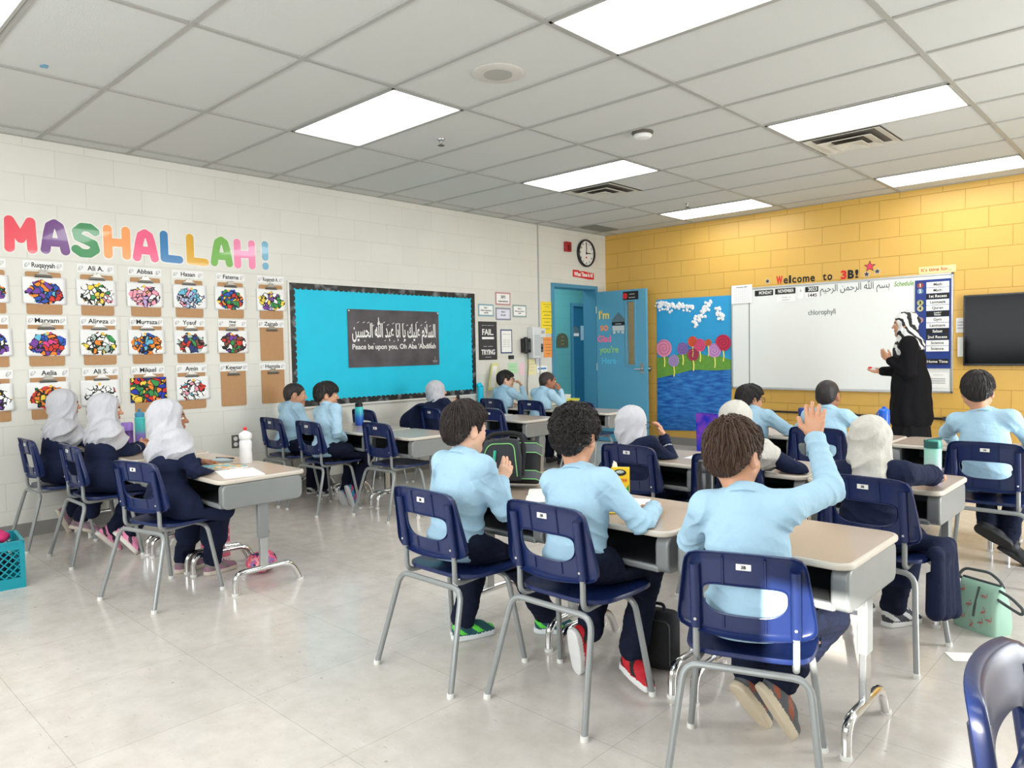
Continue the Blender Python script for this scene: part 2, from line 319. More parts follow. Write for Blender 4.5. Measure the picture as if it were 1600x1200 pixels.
# ---------------------------------------------------------------- ceiling things
M_panel=emis('lit_diffuser',(.97,.99,1),PANEL_STRENGTH)
labs={(1,3):'lit ceiling panel over the bulletin board side, left of the round speaker',(1,7):'lit ceiling panel with an air diffuser, nearest the clock corner',(1,11):'lit ceiling panel by the yellow wall, above the lollipop mural',
 (3,3):'large lit ceiling panel at the top edge, nearest the raised hand',(3,7):'lit ceiling panel with the beige-edged air diffuser on its far side',(3,11):'lit ceiling panel by the yellow wall, above the wall screen',(1,-1):'lit ceiling panel cut by the top left corner of the photo'}
for ix in (1,3,5):
    for k in (-5,-1,3,7,11):
        x0=.208+1.2192*ix; y0=-7.015+.6096*(k-1)
        if y0<YB: continue
        x1=min(x0+1.2192,XR-.1); yc=y0+.3048
        t=thing('ceiling_light',labs.get((ix,k),'lit ceiling panel behind the camera'),'ceiling light',((x0+x1)/2,yc,H),0,'lit ceiling panels in the tile grid')
        hx=(x1-x0)/2-.014; hy=.29
        f=MB(); f.box(-hx,hx,-hy,-hy+.016,-.012,-.001); f.box(-hx,hx,hy-.016,hy,-.012,-.001); f.box(-hx,-hx+.016,-hy,hy,-.012,-.001); f.box(hx-.016,hx,-hy,hy,-.012,-.001)
        f.build('frame',M_grid,t,smooth=False)
        d=MB(); d.add([(-hx+.016,-hy+.016,-.006),(hx-.016,-hy+.016,-.006),(hx-.016,hy-.016,-.006),(-hx+.016,hy-.016,-.006)],[(3,2,1,0)]); dd=d.build('diffuser',M_panel,t,smooth=False)
        bmx=bmesh.new(); bmx.from_mesh(dd.data); bmesh.ops.recalc_face_normals(bmx,faces=bmx.faces)
        for fc in bmx.faces:
            if fc.normal.z>0: fc.normal_flip()
        bmx.to_mesh(dd.data); bmx.free()
M_vent=M('vent_enamel',(206,202,190),.5); M_ventdark=M('vent_dark',(96,92,84),.8)
def diffuser(x,y,label):
    t=thing('ceiling_vent',label,'air vent',(x,y,H),0,'square air diffusers in the ceiling')
    b=MB(); b.box(-.29,.29,-.29,.29,-.004,-.0005); b.build('backing',M_ventdark,t,smooth=False)
    for i,(r,z) in enumerate(((.285,-.012),(.2,-.03),(.11,-.045))):
        c=MB(); ri=r-.075 if i<2 else 0
        v=[(sx*r,sy*r,z+.0) for sx,sy in ((-1,-1),(1,-1),(1,1),(-1,1))]+[(sx*(ri),sy*(ri),z+.018) for sx,sy in ((-1,-1),(1,-1),(1,1),(-1,1))]
        c.add(v,[(i2,(i2+1)%4,4+(i2+1)%4,4+i2) for i2 in range(4)]); 
        o=c.build('louvre_ring',M_vent,t,smooth=False); sm=o.modifiers.new('solid','SOLIDIFY'); sm.thickness=.004
diffuser(1.75,-2.44,'square air diffuser beside the far left lit panel'); diffuser(4.19,-2.44,'square air diffuser with beige louvres beside the far right lit panel')
t=thing('ceiling_vent','grey flat return grille in the ceiling above the clock','air vent',(.33,-.60,H)); b=MB(); b.box(-.14,.14,-.26,.26,-.006,-.0005); b.build('frame',M('grille_grey',(120,118,110),.6),t,smooth=False)
b=MB()
for i in range(16): b.box(-.125,.125,-.245+.031*i,-.23+.031*i,-.012,-.006)
b.build('slats',M('grille_slat',(140,138,130),.6),t,smooth=False)
t=thing('ceiling_speaker','round flat speaker grille in the ceiling','speaker',(3.23,-5.478,H)); b=MB(); b.lathe([(.15,0),(.15,-.006),(.135,-.012),(.085,-.012)],32); b.lathe([(.088,-.0118),(.0,-.0125)],32); b.build('bezel',M('speaker_white',(200,196,188),.6),t); b=MB(); b.lathe([(.084,-.012),(.084,-.0135),(0,-.015)],32); b.build('grille',M('speaker_mesh',(168,166,160),.8,bump=.5,scale=300),t)
t=thing('smoke_detector','white smoke detector on a dark round ceiling base','smoke detector',(3.166,-3.867,H)); b=MB(); b.lathe([(.08,0),(.08,-.012),(.06,-.022)],24); b.build('base',M_ventdark,t); b=MB(); b.lathe([(.03,-.02),(.066,-.022),(.07,-.032),(.055,-.048),(.03,-.052),(0,-.053)],24); b.build('cover',M_white_p,t)
for (x,y,lb) in ((1.993,-4.838,'small ceiling sprinkler near the big left panel'),(1.996,-1.178,'small dark ceiling sprinkler before the panel by the yellow wall')):
    t=thing('ceiling_sprinkler',lb,'sprinkler',(x,y,H),0,'ceiling sprinklers'); b=MB(); b.lathe([(.032,0),(.03,-.006),(.012,-.01),(.01,-.03)],16); b.build('escutcheon',M_metal,t); b=MB(); b.lathe([(.004,-.028),(.005,-.042),(.026,-.044),(.026,-.047),(0,-.048)],16); b.build('deflector',M_ventdark,t)
t=thing('ceiling_sticker','small blue scrap stuck to a ceiling tile, upper left','sticker',(1.566,-7.363,H)); b=MB(); b.slab([(-.03,-.01),(-.005,-.022),(.03,-.008),(.022,.014),(-.02,.018)],-.004,-.0003); b.build('scrap',M('blue_scrap',(110,160,190),.6),t,smooth=False)
# ---------------------------------------------------------------- left wall: letters, clipboards, board
LETTERS=[('M',-7.15,.205,(238,84,98),'coral red'),('A',-6.93,.195,(112,62,132),'purple'),('S',-6.723,.21,(38,138,72),'dark green'),('H',-6.50,.198,(248,158,82),'orange'),
 ('A',-6.287,.2,(242,86,132),'deep pink'),('L',-6.083,.19,(24,120,180),'blue'),('L',-5.868,.195,(224,170,36),'mustard'),('A',-5.654,.2,(120,182,84),'leaf green'),('H',-5.442,.2,(244,136,178),'light pink'),('!',-5.245,.085,(122,180,206),'pale blue')]
STROKES={'M':[[(0,0),(.04,1),(.5,.36),(.96,1),(1,0)]],'A':[[(0,0),(.16,.62),(.27,.9),(.5,1),(.73,.9),(.84,.62),(1,0)],[(.12,.30),(.88,.30)]],'S':[[(.96,.86),(.72,1),(.34,1),(.08,.82),(.14,.6),(.5,.5),(.86,.38),(.94,.16),(.66,0),(.28,0),(.02,.14)]],
 'H':[[(0,0),(0,1)],[(1,0),(1,1)],[(0,.48),(1,.5)]],'L':[[(.05,1),(.05,.02),(1,0)]],'!':[[(.5,1),(.5,.42)],[(.5,.02),(.5,.0)]]}
def fat_letter(ch,w,h,r,grow,y0,y1,mat,parent,name):
    b=MB(); R=r+grow; k=0
    for st in STROKES[ch]:
        for (ax0,az0),(bx,bz) in zip(st[:-1],st[1:]):
            p=Vector((-w/2+r+(w-2*r)*ax0,0,-h/2+r+(h-2*r)*az0)); q=Vector((-w/2+r+(w-2*r)*bx,0,-h/2+r+(h-2*r)*bz)); d=q-p; a0=math.atan2(d.z,d.x)
            P=[(q.x+R*math.cos(a0-PI/2+PI*i/9),q.z+R*math.sin(a0-PI/2+PI*i/9)) for i in range(10)]+[(p.x+R*math.cos(a0+PI/2+PI*i/9),p.z+R*math.sin(a0+PI/2+PI*i/9)) for i in range(10)]
            b.prism(P,y0-.00006*k,y1); k+=1
    return b.build(name,mat,parent,smooth=False)
M_lam=M('laminate_edge',(238,234,226),.15,spec=.8)
for i,(ch,yc,wd,rgb,cn) in enumerate(LETTERS):
    zc=2.203+(.003 if i%2 else -.002)
    nm={'!':'exclamation mark'}.get(ch,'letter '+ch)
    lab={1:'first A of the row, purple paper letter on the block wall',4:'second A of the row, deep pink paper letter on the block wall',7:'third A of the row, leaf green paper letter on the block wall'}.get(i,'%s laminated paper %s on the white block wall'%(cn,nm))
    t=wthing('wall_letter',lab,'letter','L',yc,zc,0.001,'MASHALLAH letters on the block wall')
    ml=M('letter_'+cn.replace(' ','_'),rgb,.16,var=.05,scale=9,coat=.6)
    fat_letter(ch,wd,.262,.032,.0085,-.0012,0,M_lam,t,'laminate'); fat_letter(ch,wd,.262,.032,0,-.0024,-.0012,ml,t,'letter_face')
M_clipb=M('hardboard_brown',(182,138,94),.6,scale=60,var=.1)
def doodle(i,pal,white=.25):
    m,nt,p=nodes('colouring_%d'%i); L=nt.links
    tc=nt.nodes.new('ShaderNodeTexCoord'); mp=nt.nodes.new('ShaderNodeMapping'); mp.inputs['Location'].default_value=(i*3.7,i*1.3,i*.7); L.new(tc.outputs['Object'],mp.inputs[0])
    nz=nt.nodes.new('ShaderNodeTexNoise'); nz.inputs['Scale'].default_value=14; L.new(mp.outputs[0],nz.inputs['Vector'])
    ad=nt.nodes.new('ShaderNodeVectorMath'); ad.operation='MULTIPLY_ADD'; ad.inputs[1].default_value=(.085,.085,.085); L.new(nz.outputs['Color'],ad.inputs[0]); L.new(mp.outputs[0],ad.inputs[2])
    v=nt.nodes.new('ShaderNodeTexVoronoi'); v.inputs['Scale'].default_value=27; L.new(ad.outputs[0],v.inputs['Vector'])
    e=nt.nodes.new('ShaderNodeTexVoronoi'); e.feature='DISTANCE_TO_EDGE'; e.inputs['Scale'].default_value=27; L.new(ad.outputs[0],e.inputs['Vector'])
    sp=nt.nodes.new('ShaderNodeSeparateColor'); L.new(v.outputs['Color'],sp.inputs[0])
    rp=nt.nodes.new('ShaderNodeValToRGB'); rp.color_ramp.interpolation='CONSTANT'; cols=pal
    els=rp.color_ramp.elements; els[0].position=0; els[0].color=(*lin(cols[0]),1); els[1].position=1/len(cols); els[1].color=(*lin(cols[1]),1)
    for k in range(2,len(cols)): n=els.new(k/len(cols)); n.color=(*lin(cols[k]),1)
    L.new(sp.outputs[0],rp.inputs[0])
    ln=nt.nodes.new('ShaderNodeMath'); ln.operation='GREATER_THAN'; ln.inputs[1].default_value=.085; L.new(e.outputs['Distance'],ln.inputs[0])
    mx=nt.nodes.new('ShaderNodeMix'); mx.data_type='RGBA'; mx.inputs[6].default_value=(.01,.01,.012,1); L.new(ln.outputs[0],mx.inputs[0]); L.new(rp.outputs[0],mx.inputs[7])
    # blob mask inside the sheet
    s2=nt.nodes.new('ShaderNodeVectorMath'); s2.operation='MULTIPLY'; s2.inputs[1].default_value=(1/.135,0,1/.098); L.new(tc.outputs['Object'],s2.inputs[0])
    sh=nt.nodes.new('ShaderNodeVectorMath'); sh.operation='ADD'; sh.inputs[1].default_value=(0,0,.14); L.new(s2.outputs[0],sh.inputs[0])
    le=nt.nodes.new('ShaderNodeVectorMath'); le.operation='LENGTH'; L.new(sh.outputs[0],le.inputs[0])
    n3=nt.nodes.new('ShaderNodeTexNoise'); n3.inputs['Scale'].default_value=22; L.new(mp.outputs[0],n3.inputs['Vector'])
    ma=nt.nodes.new('ShaderNodeMath'); ma.operation='MULTIPLY_ADD'; ma.inputs[1].default_value=.7; L.new(n3.outputs['Fac'],ma.inputs[0]); L.new(le.outputs['Value'],ma.inputs[2])
    lt=nt.nodes.new('ShaderNodeMath'); lt.operation='LESS_THAN'; lt.inputs[1].default_value=1.22 if white<.9 else 9; L.new(ma.outputs[0],lt.inputs[0])
    m2=nt.nodes.new('ShaderNodeMix'); m2.data_type='RGBA'; m2.inputs[6].default_value=(.86,.86,.85,1); L.new(lt.outputs[0],m2.inputs[0]); L.new(mx.outputs[2],m2.inputs[7]); L.new(m2.outputs[2],p.inputs['Base Color'])
    p.inputs['Roughness'].default_value=.75; return m
W_=(246,246,244); Rd=(214,60,50); Bl=(46,92,190); Gn=(60,150,80); Or=(240,140,50); Pu=(120,70,160); Ye=(246,214,80); Pk=(244,160,180); Cy=(110,190,220); Br=(130,80,60); Lg=(180,200,190)
SHEETS={(0,0):([Or,Bl,Pu,W_,Gn],'orange and blue'),(1,0):([Bl,Pu,Rd,Cy,Or,Bl],'mostly blue and purple'),(2,0):([W_,W_,W_,Ye,Gn,W_,Pk],'nearly uncoloured white'),(3,0):([Pk,Pk,(200,170,220),W_,Ye,(240,190,200)],'pink washed'),(4,0):([(190,210,240),W_,Pk,(200,190,230),W_,Cy],'pale lilac and blue'),(5,0):([Rd,Or,Bl,Gn,Ye,Bl],'red, orange and blue'),(6,0):([W_,(190,160,220),Ye,Gn,W_,Pu],'pastel violet and yellow'),
 (0,1):([Pu,Bl,W_,Ye,Bl],'violet, blue and yellow'),(1,1):([Rd,(220,70,140),Pu,Or,Bl,Cy],'magenta, orange and blue'),(2,1):([Ye,W_,Or,Lg,W_,Gn],'yellow, white and soft green'),(3,1):([Or,Or,Bl,W_,Cy,Or],'bright orange and blue'),(4,1):([Rd,Br,Gn,W_,(40,60,120),Lg],'brick red, brown and dark blue'),(5,1):([Br,Rd,Pu,W_,Gn,(60,50,60)],'dark brown, red and violet'),
 (0,2):([W_,W_,Gn,Pu,W_,Ye],'part coloured green and violet'),(1,2):([Rd,Or,Ye,(30,100,60),Or,Rd],'red and orange'),(2,2):([W_,W_,W_,Bl,Rd,W_,W_],'mostly white, one blue spot'),(3,2):([(40,60,180),Or,Gn,(220,50,50),(30,110,60),Ye],'full-page bright multicolour'),(4,2):([W_,W_,Pk,W_,Cy,W_,Rd],'white with pink and light blue')}
NAMES={(1,0):'Ruqayyah',(2,0):'Ali A.',(3,0):'Abbas',(4,0):'Hasan',(5,0):'Fatema',(6,0):'Ruqayyah A.',(1,1):'Maryam',(2,1):'Alireza',(3,1):'Murtaza',(4,1):'Yusuf',(5,1):'Nimal\nJamal',(6,1):'Zainab',(0,2):'a',(1,2):'Aelia',(2,2):'Ali S.',(3,2):'Mikael',(4,2):'Amin',(5,2):'Kewsar',(6,2):'Hamzia'}
YC=[-7.375,-7.015,-6.657,-6.302,-5.952,-5.585,-5.205]; ZT=[1.94,1.557,1.165]
ROWN=['top','middle','bottom']; COLN=['first column, cut by the photo edge','second column','third column','fourth column','fifth column','sixth column','last column']
M_clip=M('clip_steel',(150,146,138),.3,1.0)
M_tagp=M('name_tag_paper',(240,240,238),.6)
M_sketch=M('pencil_grey',(178,178,178),.7)
clip0=None
rs=random.Random(4)
for (c,r) in [(c,r) for r in range(3) for c in range(7)]:
    has=(c,r) in SHEETS
    lab='brown clipboard%s in the %s row, %s'%('' if has else ' with no paper on it',ROWN[r],COLN[c])
    if clip0 is None:
        t=clip0=wthing('clipboard',lab,'clipboard','L',YC[c],ZT[r],.001,'clipboards on the block wall')
        P=rrect(-.115,.115,-.312,0,.014); b=MB(); b.prism(P,-.004,0); b.build('board',M_clipb,t,smooth=False)
        k=MB(); k.prism([(-.055,-.03),(.055,-.03),(.05,-.018),(.022,-.008),(-.022,-.008),(-.05,-.018)],-.014,-.007); k.tube([(-.05,-.016,-.024),(.05,-.016,-.024)],.004,8)
        k.prism([(-.03,-.012),(.03,-.012),(.02,.012),(.012,.016),(.006,.006),(-.006,.006),(-.012,.016),(-.02,.012)],-.012,-.008); k.build('clip',M_clip,t)
        k=MB(); k.prism([(-.058,-.041),(.058,-.041),(.055,-.032),(-.055,-.032)],-.012,-.0065); k.build('clip_jaw',M('jaw_dark',(70,68,64),.5,.6),t,smooth=False)
    else: t=dup(clip0,lab,(0.001,YC[c]+rs.uniform(-.004,.004),ZT[r]))
    if has:
        pal,desc=SHEETS[(c,r)]; dz=.125 if (c,r)!=(3,2) else .12
        pt=wthing('colouring_sheet','%s doodle sheet clamped in the %s row of clipboards'%(desc,ROWN[r]),'drawing','L',YC[c]+rs.uniform(-.01,.01),ZT[r]-dz-.013,.0052,'colouring sheets on the clipboards')
        n=10; vs=[];fs=[]; cu=rs.uniform(.006,.026); sd=rs.choice((-1,1))
        for j in range(n+1):
            for i2 in range(n+1):
                u=i2/n*2-1; v=j/n*2-1; lift=cu*max(0,-v*.5-.1+u*sd*.4)**2+.004*max(0,abs(u)-.4)
                vs.append((u*.14,-lift-.0006,v*.1+ (lift*.4)))
        for j in range(n):
            for i2 in range(n): q=j*(n+1)+i2; fs.append((q,q+1,q+n+2,q+n+1))
        b=MB().add(vs,fs); o=b.build('sheet',doodle(c*3+r,pal,1.0 if (c,r)==(3,2) else .2),pt); s=o.modifiers.new('s','SOLIDIFY'); s.thickness=.0006
        if (c,r)!=(3,2):
            k=MB(); k.lathe([(0,0),(.011,0),(.011,.0005),(0,.0005)],16,(rs.uniform(-.02,.02),-.003,.068),axis='Y'); k.build('sun_doodle',M('sun_yellow',(244,196,70),.7),pt)
    # name tag
    tg=wthing('name_tag','white paper name tag above the %s row clipboard, %s'%(ROWN[r],COLN[c]),'name tag','L',YC[c]+rs.uniform(-.006,.006),[1.988,1.582,1.193][r],.0055 if r else .0012,'name tags over the clipboards')
    b=MB(); b.box(-.13,.13,-.0008,0,-.032,.032); b.build('card',M_tagp,tg,smooth=False)
    if (c,r) in NAMES: text(NAMES[(c,r)],.05 if '\n' not in NAMES[(c,r)] else .026,M_ink,tg,.0,-.0012,0,bold=.0008,width=None if len(NAMES[(c,r)])<8 or '\n' in NAMES[(c,r)] else .15)
    for sx in (-1,1):
        k=MB()
        for q in range(4):
            a=q*1.1; k.tube([(sx*.103+.017*math.cos(a+j*.9),-.0014,.018*math.sin(a+j*1.3)) for j in range(5)],.0009,4)
        k.build('pencil_drawing',M_sketch,tg,smooth=False)
# bulletin board
bb=wthing('bulletin_board','large teal paper bulletin board with a black scalloped border','bulletin board','L',-3.82,1.385,0.0)
BW,BH=1.2,.588
f=MB()
for x0,x1,z0,z1 in ((-BW-.02,BW+.02,BH,BH+.02),(-BW-.02,BW+.02,-BH-.02,-BH),(-BW-.02,-BW,-BH,BH),(BW,BW+.02,-BH,BH)): f.box(x0,x1,-.018,0,z0,z1)
f.build('frame',M('white_aluminium',(224,222,216),.35),bb,bevel=.002)
def crumple(name,rgb,sc=5):
    return M(name,rgb,.6,var=.07,scale=sc,bump=.5,bscale=3.2)
b=MB(); b.box(-BW,BW,-.008,0,-BH,BH); b.build('teal_paper',crumple('teal_paper',(8,198,230)),bb,smooth=False)
mb_,nt,p=nodes('black_chalk_border'); tc=nt.nodes.new('ShaderNodeTexCoord'); nz=nt.nodes.new('ShaderNodeTexNoise'); nz.inputs['Scale'].default_value=9; nz.inputs['Detail'].default_value=2; nt.links.new(tc.outputs['Object'],nz.inputs[0])
rp=nt.nodes.new('ShaderNodeValToRGB'); e=rp.color_ramp.elements; e[0].position=.52; e[0].color=(.012,.012,.012,1); e[1].position=.72; e[1].color=(.25,.27,.27,1); nt.links.new(nz.outputs['Fac'],rp.inputs[0]); nt.links.new(rp.outputs[0],p.inputs['Base Color']); p.inputs['Roughness'].default_value=.45
def scallop(L,wd=.05,n=34):
    P=[(-L,0),(L,0)]
    for i in range(n):
        x1=L-2*L*i/n; x0=L-2*L*(i+1)/n
        for k in range(5): a=PI*k/4; P.append(((x0+x1)/2+(x1-x0)/2*math.cos(a),-wd+.012-.02*math.sin(a)*.9))
    return P
for nm,L,n,rot,pos in (('top',BW,40,0,(0,BH)),('bottom',BW,40,PI,(0,-BH)),('left',BH,20,PI/2,(-BW,0)),('right',BH,20,-PI/2,(BW,0))):
    P=scallop(L,.055,n); ca,sa=math.cos(rot),math.sin(rot)
    P=[(x*ca-z*sa+pos[0],x*sa+z*ca+pos[1]) for x,z in P]
    o=MB(); dpt={'top':.0005,'bottom':.0005}.get(nm,0); o.prism(P,-.0125-dpt,-.009); o.build('border',mb_,bb,smooth=False)
po=wthing('poster','dark chalkboard poster with white Arabic calligraphy, pinned on the teal board','poster','L',-3.787,1.45,.0125)
mp_,nt,p=nodes('chalkboard_print'); tc=nt.nodes.new('ShaderNodeTexCoord'); nz=nt.nodes.new('ShaderNodeTexNoise'); nz.inputs['Scale'].default_value=5; nz.inputs['Detail'].default_value=5; nt.links.new(tc.outputs['Object'],nz.inputs[0])
rp=nt.nodes.new('ShaderNodeValToRGB'); e=rp.color_ramp.elements; e[0].position=.3; e[0].color=(*lin((62,58,62)),1); e[1].position=.75; e[1].color=(*lin((96,92,98)),1); nt.links.new(nz.outputs['Fac'],rp.inputs[0]); nt.links.new(rp.outputs[0],p.inputs['Base Color']); p.inputs['Roughness'].default_value=.5
b=MB(); b.box(-.6,.6,-.0012,0,-.295,.295); b.build('print',mp_,po,smooth=False)
ARAB=['\ufe8d\ufedf\ufeb4\ufefc\ufee1','\ufecb\ufee0\ufef4\ufeda','\ufef3\ufe8e','\ufe8d\ufe91\ufe8e','\ufecb\ufe92\ufeaa','\ufdf2','\ufe8d\ufedf\ufea4\ufeb4\ufef4\ufee6']
def arab(ws): return ' '.join(wd[::-1] for wd in reversed(ws))
text(arab(ARAB),.2,M_paper,po,0,-.002,.072,bold=.0035,width=1.1)
k=MB()
for i in range(16):
    x=-.48+.064*i+rs.uniform(-.01,.01); z=.15+rs.uniform(-.02,.035); k.tube([(x-.012,-.002,z-.006),(x+.012,-.002,z+.006)],.003,4)
    if i%2: k.tube([(x,-.002,z-.19),(x+.014,-.002,z-.185)],.003,4)
k.build('vowel_marks',M_paper,po,smooth=False)
text("Peace be upon you, Oh Aba 'Abdillah",.075,M_paper,po,0,-.002,-.088,bold=.001,width=1.1)
k=MB(); k.tube([(.535,-.002,-.245),(.535,-.002,-.2)],.003,4); k.tube([(.5,-.002,-.25),(.57,-.002,-.25)],.004,4); k.tube([(.51,-.002,-.262),(.56,-.002,-.262)],.003,4); k.build('publisher_mark',M('pale_print',(170,166,170),.6),po,smooth=False)
k=MB()
for x in (-.585,.585): k.lathe([(0,.004),(.008,.004),(.009,0),(0,0)],12,(x,-.005,.28),axis='Y')
k.build('pin',M_white_p,po)
rt=wthing('paper_roll','teal paper tube hanging at the lower right corner of the bulletin board','paper roll','L',-2.60,.86,.06); b=MB(); b.tube([(0,0,-.21),(0,0,.02)],.035,16); b.tube([(0,-.003,.01),(0,.03,.05)],[.035,.034],16); b.build('roll',MATS['teal_paper'],rt)
# cards and papers near the door
def card(y0,z1,y1,z0,label,frame,face,lines,name='framed_card',cat='card',border=.018,out=.001,group=None,ink=M_ink,ts=None):
    t=wthing(name,label,cat,'L',(y0+y1)/2,(z0+z1)/2,out,group); w=(y1-y0)/2; h=(z1-z0)/2
    b=MB(); b.box(-w,w,-.003,0,-h,h); b.build('backing' if border else 'sheet',frame if border else face,t,smooth=False)
    if border: b=MB(); b.box(-w+border,w-border,-.004,-.003,-h+border,h-border); b.build('sheet',face,t,smooth=False)
    for (s,x,z,size,wd) in lines: text(s,size,ink,t,x,-.0048,z,bold=size*.012,width=wd)
    return t
g='small framed rule cards by the poster'
fg=lambda n,c: M(n,c,.5)
card(-2.262,2.012,-1.998,1.856,'pink framed rule card, topmost of the four','' or fg('frame_rose',(196,140,142)),M_paper,[("3B'S",0,.02,.05,None),('expectations',0,-.03,.032,.17)],group=g)
card(-2.555,1.859,-2.296,1.713,'pale blue framed rule card, left of the four',fg('frame_sky',(132,170,184)),M_paper,[('Rule 1',0,.03,.026,None),('Follow directions\nquickly',0,-.016,.026,.18)],group=g)
card(-2.262,1.823,-1.998,1.673,'grey framed rule card, lower middle of the four',fg('frame_grey',(140,142,158)),M('lilac_paper',(228,228,240),.7),[('Rule 2',0,.026,.026,None),('Be safe',0,-.014,.028,None)],group=g)
card(-1.961,1.868,-1.707,1.715,'grey-green framed rule card, right of the four',fg('frame_sage',(140,164,160)),M_paper,[('Rule 3',0,.03,.026,None),('Raise your hand to\nspeak',0,-.014,.024,.17)],group=g)
t=card(-2.558,1.651,-2.25,1.193,'black chalk lettering poster reading FAIL and TRYING',M_ink,M('blackboard_print',(52,52,54),.5,var=.3,scale=8),[],name='poster',cat='poster',border=.006)
for s,z,sz,wd in (('--- -- ----- --',.185,.03,.2),('FAIL.',.1,.1,.19),('--- ----',-.065,.032,.16),('TRYING',-.14,.085,.23),('----',-.195,.028,.1)): text(s,sz,M_paper,t,0,-.005,z,bold=.002 if sz>.05 else .0005,width=wd)
b=MB(); b.box(-.1,.1,-.006,-.004,.018,.045); b.build('ribbon',M_paper,t,smooth=False)
card(-2.186,1.56,-1.98,1.265,'navy framed schedule sheet below the rule cards',fg('frame_navy',(72,90,130)),M_paper,[('---- ---',0,.09,.026,.13),('-----  -----\n-----  -----\n-----  -----\n-----  -----',0,-.02,.026,.12)],name='framed_schedule',cat='notice',border=.016)
t=wthing('thermostat','small black wall box under the navy framed schedule','wall box','L',-2.012,1.217,.001); b=MB(); b.box(-.042,.042,-.022,0,-.022,.022); b.build('box',M_black,t,bevel=.004)
b=MB(); b.box(-.02,.02,-.0235,-.022,-.008,.01); b.build('dial_window',M('smoke_grey',(80,80,84),.2),t,smooth=False)
t=wthing('wall_phone','black wall telephone with a dangling coiled cord','telephone','L',-1.735,1.36,.001)
b=MB(); b.box(-.095,.095,-.055,0,-.09,.09); b.build('base',M_black,t,bevel=.012)
b=MB(); b.tube([(-.075,-.075,-.08),(-.075,-.085,0),(-.075,-.075,.085)],[.024,.018,.024],10); b.lathe([(0,.03),(.03,.03),(.032,0),(0,0)],14,(-.075,-.06,.075),axis='Y'); b.lathe([(0,.03),(.03,.03),(.032,0),(0,0)],14,(-.075,-.06,-.075),axis='Y'); b.build('handset',M('handset_black',(30,30,32),.3),t)
b=MB()
for r_ in range(4):
    for c_ in range(3): b.box(.0+.026*c_,.018+.026*c_,-.06,-.055,-.05+.024*r_,-.034+.024*r_)
b.build('keypad',M('key_grey',(110,110,112),.5),t,smooth=False)
b=MB(); pts=[]
for i in range(160):
    s=i/159; a=s*34*2*PI; sag=.52*s if s<.9 else .468+.0*(s); rr=.009
    pts.append((.0+.012*math.sin(s*6)+rr*math.cos(a),-.03+rr*math.sin(a),-.085-.55*s))
b.tube(pts,.003,5); b.build('cord',M_black,t)
t=wthing('soap_dispenser','tall clear and white wall dispenser beside the telephone','dispenser','L',-1.618,1.395,.001); b=MB(); b.box(-.075,.075,-.1,0,-.2,.2); b.build('housing',M('dispenser_white',(222,224,224),.25),t,bevel=.012); b=MB(); b.box(-.055,.055,-.104,-.1,-.17,.1); b.build('window',M('dispenser_clear',(196,202,204),.12),t,smooth=False)
t=wthing('wall_switch_box','small white thermostat cover under the yellow notice','switch','L',-1.44,1.52,.001); b=MB(); b.box(-.06,.06,-.04,0,-.06,.06); b.build('cover',M_white_p,t,bevel=.008); b=MB(); b.box(-.03,.03,-.042,-.04,-.01,.03); b.build('slot',M('switch_grey',(176,178,178),.4),t,smooth=False)
t=wthing('light_switch','grey steel double light switch plate beside the door frame','switch','L',-1.46,1.327,.0125); b=MB(); b.box(-.05,.05,-.006,0,-.055,.055); b.build('plate',M('switch_steel',(120,120,122),.35,.8),t,bevel=.003); b=MB(); [b.box(x-.006,x+.006,-.018,-.006,-.012,.012) for x in (-.022,.022)]; b.build('toggle',M_ink,t,smooth=False)
card(-1.425,1.926,-1.19,1.512,'yellow notice hanging beside the blue door frame',None,M('yellow_paper',(250,222,50),.7),[('-----\n---',0,.16,.03,.15),('---------\n-------\n---------\n------\n---------\n-----',0,-.03,.045,.17)],name='notice',cat='notice',border=0)
card(-1.383,1.467,-1.2,1.202,'orange notice below the yellow one',None,M('orange_paper',(248,160,84),.7),[('------',0,.1,.03,.13),('-------\n------\n-------\n----',0,-.02,.04,.13)],name='notice',cat='notice',border=0)
card(-2.064,1.146,-1.897,1.018,'light green note on the block wall above the seated boys',None,M('green_paper',(178,224,178),.7),[('-----\n----',0,0,.04,.12)],name='notice',cat='notice',border=0,ink=M_sketch)
card(-1.708,1.185,-1.543,.984,'pale yellow note behind the telephone cord',None,M('cream_paper',(240,230,178),.7),[('----\n----\n---',0,0,.04,.1)],name='notice',cat='notice',border=0,ink=M_sketch)
card(-1.846,1.145,-1.765,.981,'narrow pink note left of the telephone cord',None,M('pink_paper',(238,206,214),.7),[],name='notice',cat='notice',border=0)
t=card(-1.524,1.094,-1.323,1.01,'white note with a blue stripe, right of the telephone cord',None,M_paper,[],name='notice',cat='notice',border=0); b=MB(); b.box(-.08,.08,-.005,-.003,-.005,.018); b.build('blue_stripe',M('stripe_blue',(70,130,190),.6),t,smooth=False)
card(-1.56,1.21,-1.43,1.12,'small grey card above the blue-striped note',None,M('grey_card',(206,210,212),.7),[('---',0,0,.03,.06)],name='notice',cat='notice',border=0,ink=M_sketch)
t=wthing('tilted_picture','tilted frame with pale yellow edges behind the boy in glasses','frame','L',-2.36,.98,.04); P=[(-.10,-.15),(.02,-.15),(.08,.17),(-.02,.17)]
b=MB(); b.prism(P,-.012,0); b.build('frame',M('pale_yellow_card',(226,226,150),.6),t,smooth=False); b=MB(); b.prism([(-.075,-.12),(.01,-.12),(.055,.14),(-.012,.14)],-.014,-.012); b.build('mat',M_paper,t,smooth=False)
